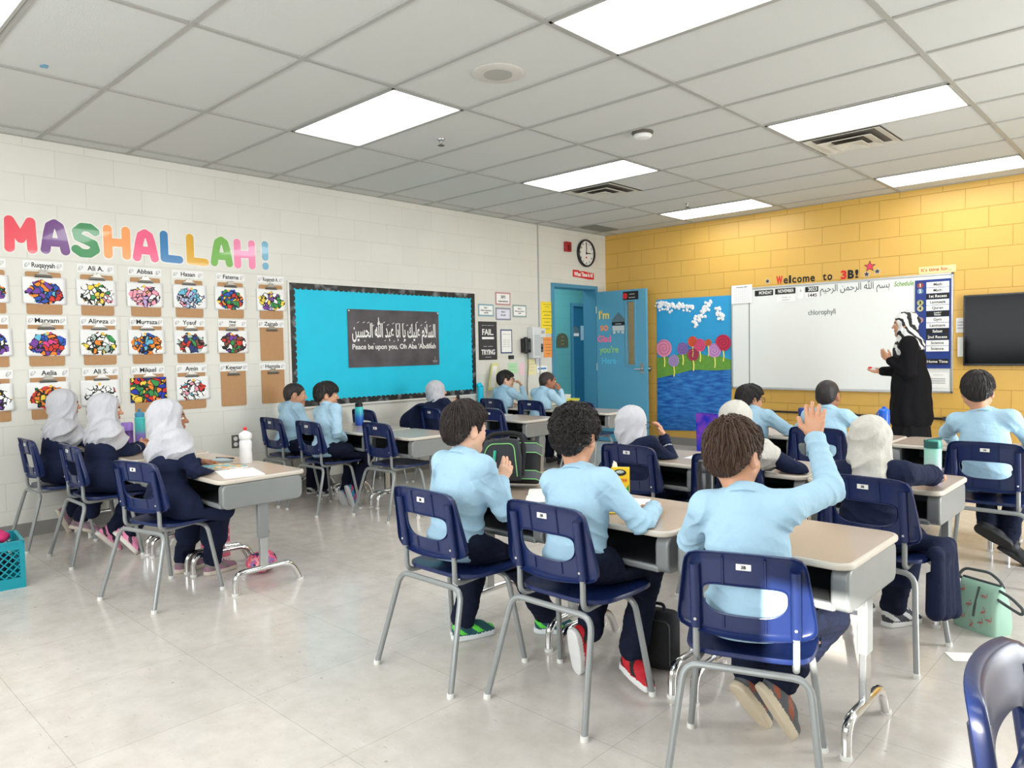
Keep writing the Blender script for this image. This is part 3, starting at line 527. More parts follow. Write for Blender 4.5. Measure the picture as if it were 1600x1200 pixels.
t=wthing('fire_alarm','red fire alarm strobe left of the clock','alarm','L',-.885,2.675,.001); b=MB(); b.box(-.055,.055,-.05,0,-.065,.065); b.build('housing',M_red,t,bevel=.006); b=MB(); b.box(-.025,.025,-.066,-.05,-.05,.02); b.build('strobe_lens',M('strobe',(120,30,34),.2),t,bevel=.004)
t=wthing('wall_clock','round black-rimmed clock showing three o\'clock','clock','L',-.476,2.624,.001)
b=MB(); b.lathe([(.185,0),(.19,.03),(.18,.045),(.168,.04),(.166,.02)],40,axis='Y'); b.build('rim',M_black,t); b=MB(); b.lathe([(0,.021),(.168,.02)],40,axis='Y'); b.build('dial',M('clock_face',(236,236,230),.4),t)
for n in range(12):
    a=PI/2-n*PI/6; text(str(n if n else 12),.042,M_ink,t,.135*math.cos(a),-.0225,.135*math.sin(a),bold=.0006,name='numeral')
b=MB(); b.box(-.006,.095,-.027,-.025,-.006,.006); b.build('hour_hand',M_ink,t,smooth=False); b=MB(); b.box(-.0045,.0045,-.029,-.027,-.02,.135); b.build('minute_hand',M_ink,t,smooth=False)
b=MB(); b.lathe([(0,.033),(.012,.033),(.012,.025)],14,axis='Y'); b.build('hub',M_ink,t); b=MB(); b.lathe([(0,.0235),(.014,.023),(.014,.021)],14,(0,0,-.06),axis='Y'); b.build('maker_dot',M_redink,t)
t=wthing('wall_sign','red cut-out sign reading What Time Is It, under the clock','sign','L',-.52,2.332,.001); P=[(-.235,.05),(-.1,.05),(-.09,.035),(.0,.045),(.1,.035),(.235,.03),(.235,-.06),(.1,-.062),(-.05,-.05),(-.235,-.045)]
b=MB(); b.prism(P,-.003,0); b.build('backing',M_redink,t,smooth=False); text('What Time Is It?',.075,M_paper,t,0,-.0035,-.006,bold=.003,width=.42)
t=wthing('power_outlet','grey double power outlet on the block wall behind the white bottle','outlet','L',-5.59,.535,.001); b=MB(); b.box(-.035,.035,-.006,0,-.058,.058); b.build('plate',M('outlet_grey',(96,94,90),.4),t,bevel=.002); b=MB()
for z in (-.025,.025): b.lathe([(.019,.006),(.019,.008),(0,.0085)],16,(0,0,z),axis='Y')
b.build('socket',M_white_p,t)
# low shelf by the door
t=thing('low_cabinet','low white shelf unit with yellow-edged bins beside the door','cabinet',(.24,-1.55,0)); b=MB()
b.box(-.22,.2,-.32,.32,.62,.65); b.box(-.22,.2,-.32,-.3,0,.62); b.box(-.22,.2,.3,.32,0,.62); b.box(-.22,-.2,-.3,.3,0,.62); b.box(-.2,.2,-.3,.3,.0,.05); b.build('carcass',M('shelf_white',(226,226,220),.5),t,smooth=False)
b=MB(); b.box(-.21,.215,-.33,.33,.65,.675); b.build('yellow_edge',M('shelf_yellow',(206,204,60),.5),t,smooth=False)
b=MB(); b.box(-.18,.16,-.28,.28,.3,.33); b.build('shelf',M('shelf_ochre',(206,184,70),.5),t,smooth=False)
for i,(y,col,lb) in enumerate(((-.1,(150,196,206),'pale teal paper stack on the low shelf unit by the door'),(.12,(230,232,230),'white paper stack on the low shelf unit by the door'))):
    k=thing('paper_stack',lb,'papers',(.26,-1.55+y,.675)); b=MB(); [b.box(-.13+.004*j,.13+.003*j,-.1,.1,.014*j,.014*j+.012) for j in range(4)]; b.build('sheets',M('stack_%d'%i,col,.7),k,smooth=False)
# ---------------------------------------------------------------- yellow wall
mu=wthing('mural','paper mural of lollipop trees, blue sky and water on the yellow wall','mural','F',1.39,1.065,.002)
P=[(-.545,.885),(-.2,.885),(.1,.88),(.538,.875),(.536,.2),(.538,-.3),(.525,-.83),(.1,-.86),(-.3,-.875),(-.55,-.885),(-.55,0)]
b=MB(); b.prism(P,-.004,0); b.build('sky_paper',crumple('sky_paper',(44,158,214),6),mu,smooth=False)
b=MB(); b.prism([(-.548,-.17),(-.3,-.12),(0,-.05),(.3,-.06),(.537,-.05),(.532,-.83),(.1,-.86),(-.3,-.875),(-.55,-.885)],-.007,-.004)
mw,nt,p=nodes('painted_water'); tc=nt.nodes.new('ShaderNodeTexCoord'); mpp=nt.nodes.new('ShaderNodeMapping'); mpp.inputs['Scale'].default_value=(3,3,14); nz=nt.nodes.new('ShaderNodeTexNoise'); nz.inputs['Scale'].default_value=2.2; nz.inputs['Detail'].default_value=5
nt.links.new(tc.outputs['Object'],mpp.inputs[0]); nt.links.new(mpp.outputs[0],nz.inputs[0]); rp=nt.nodes.new('ShaderNodeValToRGB'); e=rp.color_ramp.elements; e[0].position=.35; e[0].color=(*lin((14,82,166)),1); e[1].position=.7; e[1].color=(*lin((62,142,214)),1); nt.links.new(nz.outputs['Fac'],rp.inputs[0]); nt.links.new(rp.outputs[0],p.inputs['Base Color'])
bp=nt.nodes.new('ShaderNodeBump'); bp.inputs['Strength'].default_value=.5; bp.inputs['Distance'].default_value=.01; nt.links.new(nz.outputs['Fac'],bp.inputs['Height']); nt.links.new(bp.outputs[0],p.inputs['Normal']); p.inputs['Roughness'].default_value=.45
b.build('water_paper',mw,mu,smooth=False)
b=MB(); b.prism([(-.548,.1),(-.3,.11),(-.15,.16),(0,.17),(.2,.12),(.35,.13),(.537,.06),(.537,-.055),(.3,-.07),(0,-.06),(-.3,-.13),(-.548,-.18)],-.010,-.005); b.build('grass_strip',M('painted_grass',(104,158,62),.8,var=.25,scale=40,bump=.3),mu,smooth=False)
for px,pz,r,rgb,cn in ((.961,1.292,.118,(232,142,176),'pink'),(1.242,1.281,.083,(140,110,180),'violet'),(1.391,1.372,.07,(226,92,60),'orange red'),(1.495,1.323,.083,(226,84,130),'rose'),(1.615,1.355,.045,(226,110,60),'orange'),(1.397,1.203,.083,(176,60,90),'maroon'),(1.107,1.123,.08,(176,150,204),'lilac'),(1.702,1.252,.09,(206,150,210),'mauve'),(1.822,1.347,.105,(196,44,80),'crimson')):
    x=px-1.39; z=pz-1.065; mm=M('lolly_'+cn.replace(' ','_'),rgb,.7); md=M('lolly_ring_'+cn.replace(' ','_'),tuple(int(v*.75) for v in rgb),.7)
    b=MB(); b.tube([(x,-.013,z-r*.9),(x+.008,-.013,z-r-.07),(x,-.013,z-r-.13)],.009,6); b.build('lollipop_stem',M('stem_yellow',(232,224,110),.7),mu)
    b=MB(); b.lathe([(0,.006),(r,.005),(r,0)],24,(x,-.0135,z),axis='Y'); lo=b.build('lollipop',mm,mu)
    b=MB(); b.tube([(x+r*.9*s*math.cos(s*15),-.02,z+r*.9*s*math.sin(s*15)) for s in np.linspace(.08,1,50)],.004,5); sw=b.build('swirl',md,lo)
rs=random.Random(9)
for (x0,z0,x1,z1,n) in ((.87,1.87,1.40,1.82,110),(1.43,1.62,1.64,1.87,70),(1.74,1.76,1.82,1.66,26)):
    b=MB()
    for i in range(n):
        s=rs.random(); x=x0+(x1-x0)*s-1.39+rs.gauss(0,.022); z=z0+(z1-z0)*s-1.065+rs.gauss(0,.028)*(1.3-s*.6); r=rs.uniform(.012,.024)
        b.lathe([(0,r*.8),(r*.7,r*.6),(r,.0),(r*.6,-.002)],7,(x,-.005,z),axis='Y')
    b.build('cotton_cloud',M('cotton_white',(244,244,246),.95,bump=.4,scale=120),mu)
# whiteboard
wbd=wthing('whiteboard','wide whiteboard with a steel frame on the yellow wall','whiteboard','F',3.155,1.394,0)
BW2,BH2=1.22,.62
b=MB(); b.box(-BW2+.02,BW2-.02,-.016,0,-BH2+.02,BH2-.02); mwb=M('whiteboard_enamel',(236,238,235),.14,var=.01,coat=.3); b.build('writing_surface',mwb,wbd,smooth=False)
b=MB()
for x0,x1,z0,z1 in ((-BW2,BW2,BH2-.022,BH2),(-BW2,BW2,-BH2,-BH2+.022),(-BW2,-BW2+.022,-BH2,BH2),(BW2-.022,BW2,-BH2,BH2)): b.box(x0,x1,-.024,0,z0,z1)
b.build('frame',M('aluminium_frame',(196,198,198),.35,.7),wbd,bevel=.003)
b=MB(); b.box(-BW2+.25,BW2-.35,-.06,-.024,-BH2-.004,-BH2+.012); b.build('pen_tray',MATS['aluminium_frame'],wbd,bevel=.003)
o=-3.155; oz=-1.394
b=MB(); b.tube([(2.172+o,-.0165,1.93+oz),(2.171+o,-.0165,.83+oz)],.004,5); b.build('drawn_line',M_ink,wbd)
M_marker=M('marker_grey',(70,72,74),.7)
text('chlorophyll',.085,M_marker,wbd,3.05+o,-.017,1.672+oz,width=.31,shear=-.1)
BIS=['\ufe91\ufeb4\ufee2','\ufdf2','\ufe8d\ufedf\ufeae\ufea3\ufee4\ufee6','\ufe8d\ufedf\ufeae\ufea3\ufef4\ufee2']
text(arab(BIS),.11,M_marker,wbd,3.40+o,-.017,1.935+oz,width=.74)
text('Schedule',.075,M('marker_green',(110,160,50),.6),wbd,3.91+o,-.017,1.932+oz,width=.19,bold=.001,shear=.2)
def wcard(x0,z1,x1,z0,label,face,lines,name,cat,out=.0175,group=None,ink=M_ink,d=.0012):
    t=wthing(name,label,cat,'F',(x0+x1)/2,(z0+z1)/2,out,group); w=(x1-x0)/2; h=(z1-z0)/2
    b=MB(); b.box(-w,w,-d,0,-h,h); b.build('card',face,t,smooth=False)
    for s,x,z,size,wd in lines: text(s,size,ink,t,x,-d-.0008,z,bold=size*.014,width=wd)
    return t
g='date cards along the top of the whiteboard'
wcard(2.245,1.973,2.475,1.905,'black date card reading MONDAY','' or M_ink,[('MONDAY',.02,0,.055,.16)],'date_card','card',group=g,ink=M_paper)
wcard(2.50,1.977,2.745,1.91,'black date card reading NOVEMBER',M_ink,[('NOVEMBER',.01,0,.055,.19)],'date_card','card',group=g,ink=M_paper)
wcard(2.86,1.972,3.01,1.912,'black date card reading 2023',M_ink,[('2023',.01,0,.055,.1)],'date_card','card',group=g,ink=M_paper)
wcard(2.86,1.902,3.01,1.842,'white date card reading 1445',M_paper,[('1445',.01,0,.055,.1)],'date_card','card',group=g)
wcard(2.52,1.895,2.745,1.82,'white date card with two lines of small print, under NOVEMBER',M_paper,[('---- -\n-----',0,0,.03,.11)],'date_card','card',group=g)
wcard(2.775,1.972,2.84,1.84,'narrow white date card with a faint grey digit',M_paper,[('6',0,.03,.05,None)],'date_card','card',group=g,ink=M_sketch)
t=wcard(1.945,2.055,2.215,1.83,'white November calendar page at the left corner of the whiteboard',M_paper,[('November 2023',.0,.085,.022,.14)],'calendar','calendar',out=.026)
b=MB()
for i in range(8): b.box(-.095+.027*i,-.0935+.027*i,-.0022,-.0012,-.09,.06)
for i in range(6): b.box(-.095,.0945,-.0022,-.0012,-.09+.03*i,-.0885+.03*i)
b.build('grid_lines',M('grid_violet',(170,170,190),.7),t,smooth=False)
# schedule pocket chart
pc=wthing('pocket_chart','dark blue pocket chart listing the day\'s lessons at the right of the whiteboard','pocket chart','F',4.19,1.5,.0265)
b=MB(); b.box(-.168,.168,-.003,0,-.47,.455); b.build('pocket_panel',M('pocket_blue',(28,56,130),.5),pc,smooth=False)
ROWS=[('Math',0),('Math',0),('1st Recess',1),('Language',0),('Quran',0),('Lunch /\nRecess',1),('Gym',0),('Language',0),('Salaat',1),('2nd Recess',1),('Science',0),('Science',0),('Home Time',1)]
for i,(s,dk) in enumerate(ROWS):
    z=.40-.0605*i if i<12 else -.40
    tt=thing('schedule_card','%s schedule card reading %s%s'%('black' if dk else 'white',s.replace('\n',' '),{0:', topmost',1:', second from top',3:', nearer the top',7:', lower one',10:', upper one',11:', lower one'}.get(i,'')),'card',(4.19+.045,-.0305,1.5+z),0,'lesson cards in the pocket chart')
    b=MB(); b.box(-.105,.105,-.0012,0,-.028,.028); b.build('card',M_ink if dk else M_paper,tt,smooth=False)
    text(s,.04 if '\n' not in s else .022,M_paper if dk else M_ink,tt,.0,-.002,0,bold=.0006)
    if i in (0,1,3,4,6):
        n=[0,1,3,4,6].index(i); b=MB(); b.lathe([(0,.002),(.03,.002),(.03,0)],20,(-.118,-.003,z),axis='Y'); b.build('number_disc',M('disc_%d'%n,[(150,70,60),(90,130,160),(180,180,120),(200,196,150),(180,140,150)][n],.6),pc); text(str(n+1),.045,M_paper if n<2 else M_ink,pc,-.118,-.0056,z,bold=.002,name='number')
t=wcard(4.15,.985,4.335,.83,'white printed list at the lower right corner of the whiteboard',M_paper,[('-----',-.0,.055,.02,.09),('=========\n=========\n=========',0,-.01,.022,.13)],'notice','notice',out=.0175)
t=wthing('banner','cream strip reading It\'s time for above the whiteboard','banner','F',4.222,2.058,.001); b=MB(); b.box(-.17,.17,-.0012,0,-.036,.036); b.build('strip',M('cream_strip',(246,228,160),.6),t,smooth=False); text("It's time for...",.052,M('brick_ink',(196,74,50),.6),t,-.01,-.002,0,bold=.001,width=.28)
# Welcome to 3B
x=2.507; WL=[('W',.088,1),('e',.058,0),('l',.03,0),('c',.055,0),('o',.06,0),('m',.085,0),('e',.058,0),(' ',.075,0),('t',.045,0),('o',.06,0),(' ',.08,0),('3',.07,1),('B',.075,0),('!',.04,0)]
sc=(3.456-2.507)/sum(v[1]+.013 for v in WL); cnt={}
for ch,wd,red in WL:
    wv=wd*sc
    if ch!=' ':
        cnt[ch]=cnt.get(ch,0)+1; od={('e',1):'first ',('e',2):'second ',('o',1):'first ',('o',2):'second '}.get((ch,cnt[ch]),'')
        t=wthing('wall_letter','%s%s cut-out %s of the welcome line above the whiteboard'%(od,'red' if red else 'black','exclamation mark' if ch=='!' else 'character '+ch),'letter','F',x+wv/2,2.075,.001,'welcome line cut-out characters')
        text(ch,.125 if ch.isupper() or ch in '3!l' else .125,M_redink if red else M_ink,t,0,-.001,0,bold=.006 if red or ch=='B' else .003,width=wv,name='letter_face')
    x+=(wd+.013)*sc
def star(x,z,r,label,rgb,ring):
    t=wthing('wall_star',label,'star','F',x,z,.001,'paper stars by the welcome line'); P=[(rr*math.sin(i*PI/5),rr*math.cos(i*PI/5)) for i in range(10) for rr in [(r if i%2==0 else r*.42)]]
    b=MB(); b.prism([(a*1.25,c*1.25) for a,c in P],-.002,0); b.build('backing',M_ink if ring!=1 else M('star_white',(230,230,232),.6),t,smooth=False); b=MB(); b.prism(P,-.003,-.002); b.build('star_face',M('star_%d'%rgb[0],rgb,.5),t,smooth=False)
star(3.563,2.148,.052,'pink paper star above the end of the welcome line',(226,64,96),0); star(3.531,2.066,.034,'small dark star right after the exclamation mark',(50,52,60),1); star(3.64,2.088,.034,'small dark star furthest right of the welcome line',(52,54,64),1); star(2.40,2.078,.032,'small dark star before the word Welcome',(54,54,62),1)
# wall screen
t=wthing('wall_screen','large black flat screen on the yellow wall at the right edge','screen','F',5.15,1.413,.02); b=MB(); b.box(-.675,.675,-.05,0,-.355,.355); b.build('bezel',M('screen_bezel',(16,16,18),.25),t,bevel=.006)
b=MB(); b.box(-.66,.66,-.0515,-.05,-.335,.34); b.build('glass',M('screen_glass',(5,6,9),.12,spec=.12,var=.0),t,smooth=False); b=MB(); b.box(-.25,.25,0.0,.02,-.2,.2); b.build('bracket',M_black,t,smooth=False)
wcard(4.397,1.545,4.475,1.395,'small white printed notice left of the black screen',M_paper,[('=====\n=====\n=====',0,.0,.03,.055)],'notice','notice',out=.001,ink=M('print_grey',(130,120,150),.7))
wcard(4.418,1.348,4.468,1.15,'narrow white holder below the small notice, left of the screen',M_white_p,[],'wall_holder','holder',out=.001,d=.025)
rl=wthing('wall_rail','thin black rail along the yellow wall below the whiteboard','rail','F',3.4,.505,.0); b=MB(); b.box(-1.0,.95,-.03,-.0,-.011,.011); b.build('rail',M_black,rl,bevel=.003); 
b=MB(); [b.box(x-.02,x+.02,-.034,-.0,-.02,.02) for x in (-.96,.0,.91)]; b.build('clamp',M('rail_clamp',(60,60,62),.5),rl,smooth=False)
t=thing('gift_bag','shiny violet and blue gift bag on the floor below the mural','bag',(1.80,-.32,0)); b=MB(); b.add([(-.15,-.07,0),(.15,-.07,0),(.15,.07,0),(-.15,.07,0),(-.17,-.06,.47),(.17,-.06,.46),(.17,.06,.46),(-.17,.06,.47)],[(3,2,1,0),(0,1,5,4),(1,2,6,5),(2,3,7,6),(3,0,4,7)])
mgf,nt,p=nodes('foil_violet'); tc=nt.nodes.new('ShaderNodeTexCoord'); nz=nt.nodes.new('ShaderNodeTexNoise'); nz.inputs['Scale'].default_value=7; nt.links.new(tc.outputs['Object'],nz.inputs[0]); rp=nt.nodes.new('ShaderNodeValToRGB'); e=rp.color_ramp.elements; e[0].position=.4; e[0].color=(*lin((40,52,190)),1); e[1].position=.62; e[1].color=(*lin((128,70,190)),1); nt.links.new(nz.outputs['Fac'],rp.inputs[0]); nt.links.new(rp.outputs[0],p.inputs['Base Color']); p.inputs['Roughness'].default_value=.25
o=b.build('bag_body',mgf,t,smooth=False); s=o.modifiers.new('s','SOLIDIFY'); s.thickness=.004; b=MB(); b.lathe([(0,.004),(.05,.004),(.05,0)],18,(.1,-.066,.34),axis='Y'); b.build('pink_sticker',M('sticker_pink',(226,70,130),.5),t)
# ---------------------------------------------------------------- chairs
M_navy=M('navy_chair_shell',(25,40,86),.27,var=.08,scale=12,spec=.5)
M_tubeg=M('grey_enamel_tube',(150,154,154),.35,.35,var=.05)
M_glide=M('white_glide',(230,230,226),.5)
M_label=M('label_white',(238,238,234),.5)
def chair_back():
    N=64; rings=[]
    def outer(a):
        c,s=math.cos(a),math.sin(a); n=9.5
        r=(abs(c)**n+abs(s)**n)**(-1/n); u,v=r*c,r*s
        hw=.208-.036*(v+1)/2 if v>0 else .208-.018*(1+v)/1
        return u*hw, .62+v*.125-(.012*(1-u*u) if v<-.4 else 0)+(.006*(1-u*u) if v>.4 else 0)
    def inner(a):
        c,s=math.cos(a),math.sin(a); n=5.0
        r=(abs(c)**n+abs(s)**n)**(-1/n); u,v=r*c,r*s
        if v>0: return u*.124, .605+v*.040
        return u*.124*(1-.25*v*v), .605+v*.055
    def yy(x,z): return -.078-.15*(z-.50)-.034*(1-(x/.2)**2)
    prof=[]
    for k in range(N):
        a=2*PI*k/N; ox,oz=outer(a); ix,iz=inner(a); row=[]
        def P(t,dy,ex=0):
            x=ix+(ox-ix)*t; z=iz+(oz-iz)*t; L=math.hypot(ox,oz-.62) or 1
            x+=ex*ox/L; z+=ex*(oz-.62)/L
            return (x,yy(min(max(x,-.2),.2),z)+dy,z)
        row=[P(0,-.009),P(0,.0),P(.03,.003),P(.35,.003),P(.7,.003),P(.93,.003),P(1,.0),P(1,-.006,.004),P(1,-.024,.006),P(1,-.026,.003),P(1,-.010,0),P(.93,-.004),P(.7,-.004),P(.35,-.004),P(.05,-.004),P(.03,-.010)]
        prof.append(row)
    m=len(prof[0]); vs=[p for r in prof for p in r]; fs=[]
    for k in range(N):
        k2=(k+1)%N
        for j in range(m): fs.append((k*m+j,k2*m+j,k2*m+(j+1)%m,k*m+(j+1)%m))
    b=MB().add(vs,fs)
    for sx in (-1,1):   # vertical sockets for the tubes
        x=sx*.148
        b.tube([(x,yy(x,.705)-.012,.705),(x,yy(x,.50)-.014,.497)],.0165,10)
        b.tube([(sx*.062,yy(sx*.062,.74)-.005,.735),(sx*.062,yy(sx*.062,.655)-.005,.65)],.004,6)
        b.tube([(sx*.062,yy(sx*.062,.55)-.005,.55),(sx*.062,yy(sx*.062,.51)-.005,.505)],.004,6)
    return b,yy
def seat_pan():
    N=48; vs=[];fs=[]; R=[0,.25,.5,.75,.9,.97,1.0]
    def top(t,k):
        a=2*PI*k/N; c,s=math.cos(a),math.sin(a); n=4.5; r=(abs(c)**n+abs(s)**n)**(-1/n)*t
        x=r*c*(.205-.018*(s<0)*abs(s)); y=.098+r*s*.195
        z=.415-.014*(1-min(1,t*1.05)**2) -.02*max(0,s*r-.6)**1.5*1.5+.012*max(0,-s*r-.6)
        return x,y,z
    rows=[[top(t,k) for k in range(N)] for t in R]
    rows.append([(x*1.01,(y-.098)*1.01+.098,z-.012) for x,y,z in rows[-1]]); rows.append([(x,y,z-.016) for x,y,z in rows[-2]])
    for t in (.9,.5,0.02): rows.append([(x,y,z-.010) for x,y,z in [top(t,k) for k in range(N)]])
    vs=[p for r in rows for p in r]
    for i in range(len(rows)-1):
        for k in range(N): fs.append((i*N+k,i*N+(k+1)%N,(i+1)*N+(k+1)%N,(i+1)*N+k))
    return MB().add(vs,fs)
def make_chair(label,group):
    t=thing('school_chair',label,'chair',(0,0,0),0,group)
    b,yy=chair_back(); b.build('backrest',M_navy,t,angle=.9)
    s=seat_pan().build('seat',M_navy,t,angle=.9)
    for sx in (-1,1):
        for nm,fx,fy,tx,ty in (('leg',.228,-.215,.186,-.11),('leg',.222,.205,.182,.15)):
            l=MB(); l.tube([(sx*fx,fy,.006),(sx*tx,ty,.374),(0,ty,.374)],.0115,10,fil=.05); lo=l.build(nm,M_tubeg,t)
            g=MB(); g.lathe([(.0135,0),(.0145,.004),(.0135,.018)],12,(sx*fx,fy,0)); g.build('glide',M_glide,lo)
        u=MB(); x=sx*.148; u.tube([(sx*.12,.2,.388),(x,yy(x,.5)-.016,.385),(x,yy(x,.5)-.015,.47),(x,yy(x,.55)-.014,.56)],.0105,10,fil=.05); u.build('back_upright',M_tubeg,t)
        r=MB(); r.lathe([(.005,.002),(.004,.0035),(0,.004)],10,(sx*.148,yy(sx*.148,.525)-.0305,.525),axis='Y'); r.build('rivet',M('rivet_steel',(220,220,220),.3,.8),t)
    k=MB(); k.box(-.022,.022,yy(0,.705)-.0075,yy(0,.705)-.0045,.699,.718); st=k.build('name_sticker',M_label,t,smooth=False)
    text('3B',.014,M_ink,st,0,yy(0,.705)-.0085,.708,bold=.0003)
    return t
G='navy school chairs at the desks'
CH0=make_chair('navy chair under the boy with black-green bag, nearest row','navy school chairs at the desks')
CHAIRS=[ # x, rear foot y, yaw deg, label
 (4.0,-6.83,0,'navy chair of the boy opening the black and green lunch bag'),
 (4.56,-6.74,0,'navy chair of the curly-haired boy in red shoes'),
 (5.340,-6.742,20,'navy chair with a 3B sticker, under the boy raising his hand'),
 (.335,-7.33,0,'navy chair of the scarfed girl nearest the block wall, front left'),
 (.99,-7.25,0,'navy chair of the girl with clasped hands, middle of three at front left'),
 (2.2,-7.27,14,'navy chair of the scarfed girl by the white bottle desk'),
 (.33,-5.50,0,'navy chair of the short-haired boy against the block wall'),
 (.93,-5.50,0,'navy chair of the boy in blue and white sneakers'),
 (1.54,-5.26,0,'empty navy chair pulled out at the desk with the blue bottle'),
 (.285,-4.50,0,'empty navy chair by the wall, half hidden behind the blue bottle desk'),
 (.74,-4.04,-8,'navy chair of the scarfed girl leaning forward below the bulletin board'),
 (1.36,-3.83,0,'empty navy chair behind the head of the lunch-bag boy'),
 (.305,-2.75,0,'navy chair of the boy in glasses by the white frame'),
 (.905,-2.75,0,'navy chair of the boy resting his cheeks on his hands'),
 (1.525,-2.66,0,'empty navy chair before the blue door'),
 (3.895,-5.25,0,'navy chair of the scarfed girl touching her face, behind the crayon box'),
 (4.51,-5.30,0,'navy chair next to the black bottle, mostly behind the raised-hand boy'),
 (5.24,-5.52,-3,'navy chair of the scarfed girl with her arm on the desk, sunlit on one side'),
 (3.82,-3.76,0,'navy chair of the boy in glasses by the whiteboard corner'),
 (4.40,-3.81,0,'navy chair of the close-cropped boy behind the raised hand'),
 (5.40,-4.06,0,'navy chair of the boy at the far right with black sneakers'),
]
CH={}
for i,(x,y,a,lb) in enumerate(CHAIRS):
    th=math.radians(a); ox,oy=-.215*math.sin(th)*-1*0,0
    # rear foot midpoint (x,y) -> origin
    cx=x-math.sin(th)*.215; cy=y+math.cos(th)*.215
    c=CH0 if i==0 else dup(CH0); c.scale=(.94,.94,.94) if i==2 else (1,1,1); c['label']=lb; c.location=(cx,cy,0); c.rotation_euler=(0,0,th); CH[i]=c
fgc=dup(CH0,'empty navy chair cut off at the lower right corner, seen from its side',(6.148,-7.17,0),math.radians(-90))
FURN=[(c_.location.copy(),c_.rotation_euler[2],c_.scale[0],'chair') for c_ in CH.values()]
# ---------------------------------------------------------------- desks
M_lamtop=M('tan_laminate',(188,170,154),.2,var=.05,scale=90,spec=.5)
M_edge=M('beige_desk_edge',(206,198,186),.35)
M_gbox=M('grey_book_box',(140,144,144),.38,.25,var=.06,scale=14)
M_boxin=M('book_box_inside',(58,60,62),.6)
def make_desk(label,group):
    t=thing('school_desk',label,'desk',(0,0,0),0,group)
    b=MB(); P=rrect(-.302,.302,0,.52,.055,6); b.slab(P,.613,.635,0); b.build('tabletop',M_edge,t,bevel=.007,bseg=3)
    b=MB(); b.slab(rrect(-.29,.29,.012,.508,.045,6),.6345,.6358); b.build('laminate_surface',M_lamtop,t,smooth=False)
    b=MB()
    for sx in (-1,1):   # rounded side cheeks
        P=rrect(.022,.492,.476,.613,.035,5); n=len(P); x0,x1=sorted((sx*.236,sx*.292))
        vs=[(x0,p,q) for p,q in P]+[(x1,p,q) for p,q in P]; fs=[tuple(range(n)),tuple(range(2*n-1,n-1,-1))]+[(i,(i+1)%n,(i+1)%n+n,i+n) for i in range(n)]
        b.add(vs,fs)
    b.box(-.25,.25,.03,.485,.476,.494); b.box(-.26,.26,.47,.488,.49,.612); b.box(-.25,.25,.024,.042,.477,.503)
    b.build('book_box',M_gbox,t,bevel=.012,bseg=3)
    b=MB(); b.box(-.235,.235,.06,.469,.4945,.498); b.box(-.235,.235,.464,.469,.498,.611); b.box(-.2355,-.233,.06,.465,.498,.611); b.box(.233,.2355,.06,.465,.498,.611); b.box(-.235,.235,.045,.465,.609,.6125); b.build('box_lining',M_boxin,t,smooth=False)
    for sx in (-1,1):
        x=sx*.264
        b=MB(); b.box(x-.016,x+.016,.225,.285,.285,.484); l=b.build('leg',M_gbox,t,bevel=.004)
        b=MB(); b.box(x-.012,x+.012,.232,.278,.12,.30); b.build('inner_post',M('satin_steel',(186,188,188),.25,.9),l,bevel=.003)
        b=MB(); b.lathe([(.008,.0),(.008,.016),(.0,.018)],10,(x,.285,.305)); b.build('height_knob',M_black,l)
        b=MB(); b.tube([(x,.085,.004),(x,.088,.118),(x,.42,.118),(x,.475,.004)],.0165,12,fil=.07); f=b.build('foot_rail',M_chrome,t)
        [MB().lathe([(.018,0),(.019,.004),(.018,.014)],12,(x,y,0)).build('foot_cap',M_glide,f) for y in (.085,.475)]
    return t
DK0=make_desk('school desk','grey school desks in rows')
DESKS=[(5.2,-6.37,0,'desk of the boy raising his hand, with the brightly lit end panel'),(4.58,-6.37,0,'desk with the crayon box, in front of the curly-haired boy'),(3.965,-6.35,0,'desk with the black and green lunch bag and open book'),
 (2.215,-6.90,0,'desk with the white bottle and blank paper, front left row'),(1.60,-6.90,0,'desk with the yellow paper slip, second of the front left row'),(.985,-6.90,0,'desk behind the girl with clasped hands, third of the front left row'),(.36,-6.90,0,'desk against the block wall with the two tall bottles'),
 (1.535,-5.08,0,'empty desk top behind the lunch-bag boy\'s shoulder, right end of its row'),(.92,-5.08,0,'desk between the boy in blue sneakers and the empty chair'),(.305,-5.08,0,'desk against the block wall with the blue-green bottle'),
 (1.36,-3.58,0,'empty desk between the two dark-haired boys\' heads, right end of its row'),(.745,-3.58,0,'desk of the girl leaning below the bulletin board'),
 (1.525,-2.50,0,'desk before the blue door, with the empty chair'),(.915,-2.50,0,'desk of the boy holding his cheeks'),(.305,-2.50,0,'desk of the boy in glasses by the telephone wall'),
 (5.125,-5.0,0,'desk with the mint and lilac bottle'),(4.51,-4.97,0,'desk right behind the raised-hand boy\'s head'),(3.9,-4.97,0,'desk with the pencil, before the girl touching her face'),
 (3.82,-3.42,0,'desk of the boy in glasses below the whiteboard'),(4.435,-3.42,0,'desk of the close-cropped boy'),(5.05,-3.42,0,'empty desk before the teacher'),(5.665,-3.42,0,'desk of the boy at the far right')]
for i,(x,y,a,lb) in enumerate(DESKS):
    d=DK0 if i==0 else dup(DK0); d['label']=lb; d.location=(x,y,0); d.rotation_euler=(0,0,math.radians(a)); FURN.append((Vector((x,y,0)),math.radians(a),1.0,'desk'))
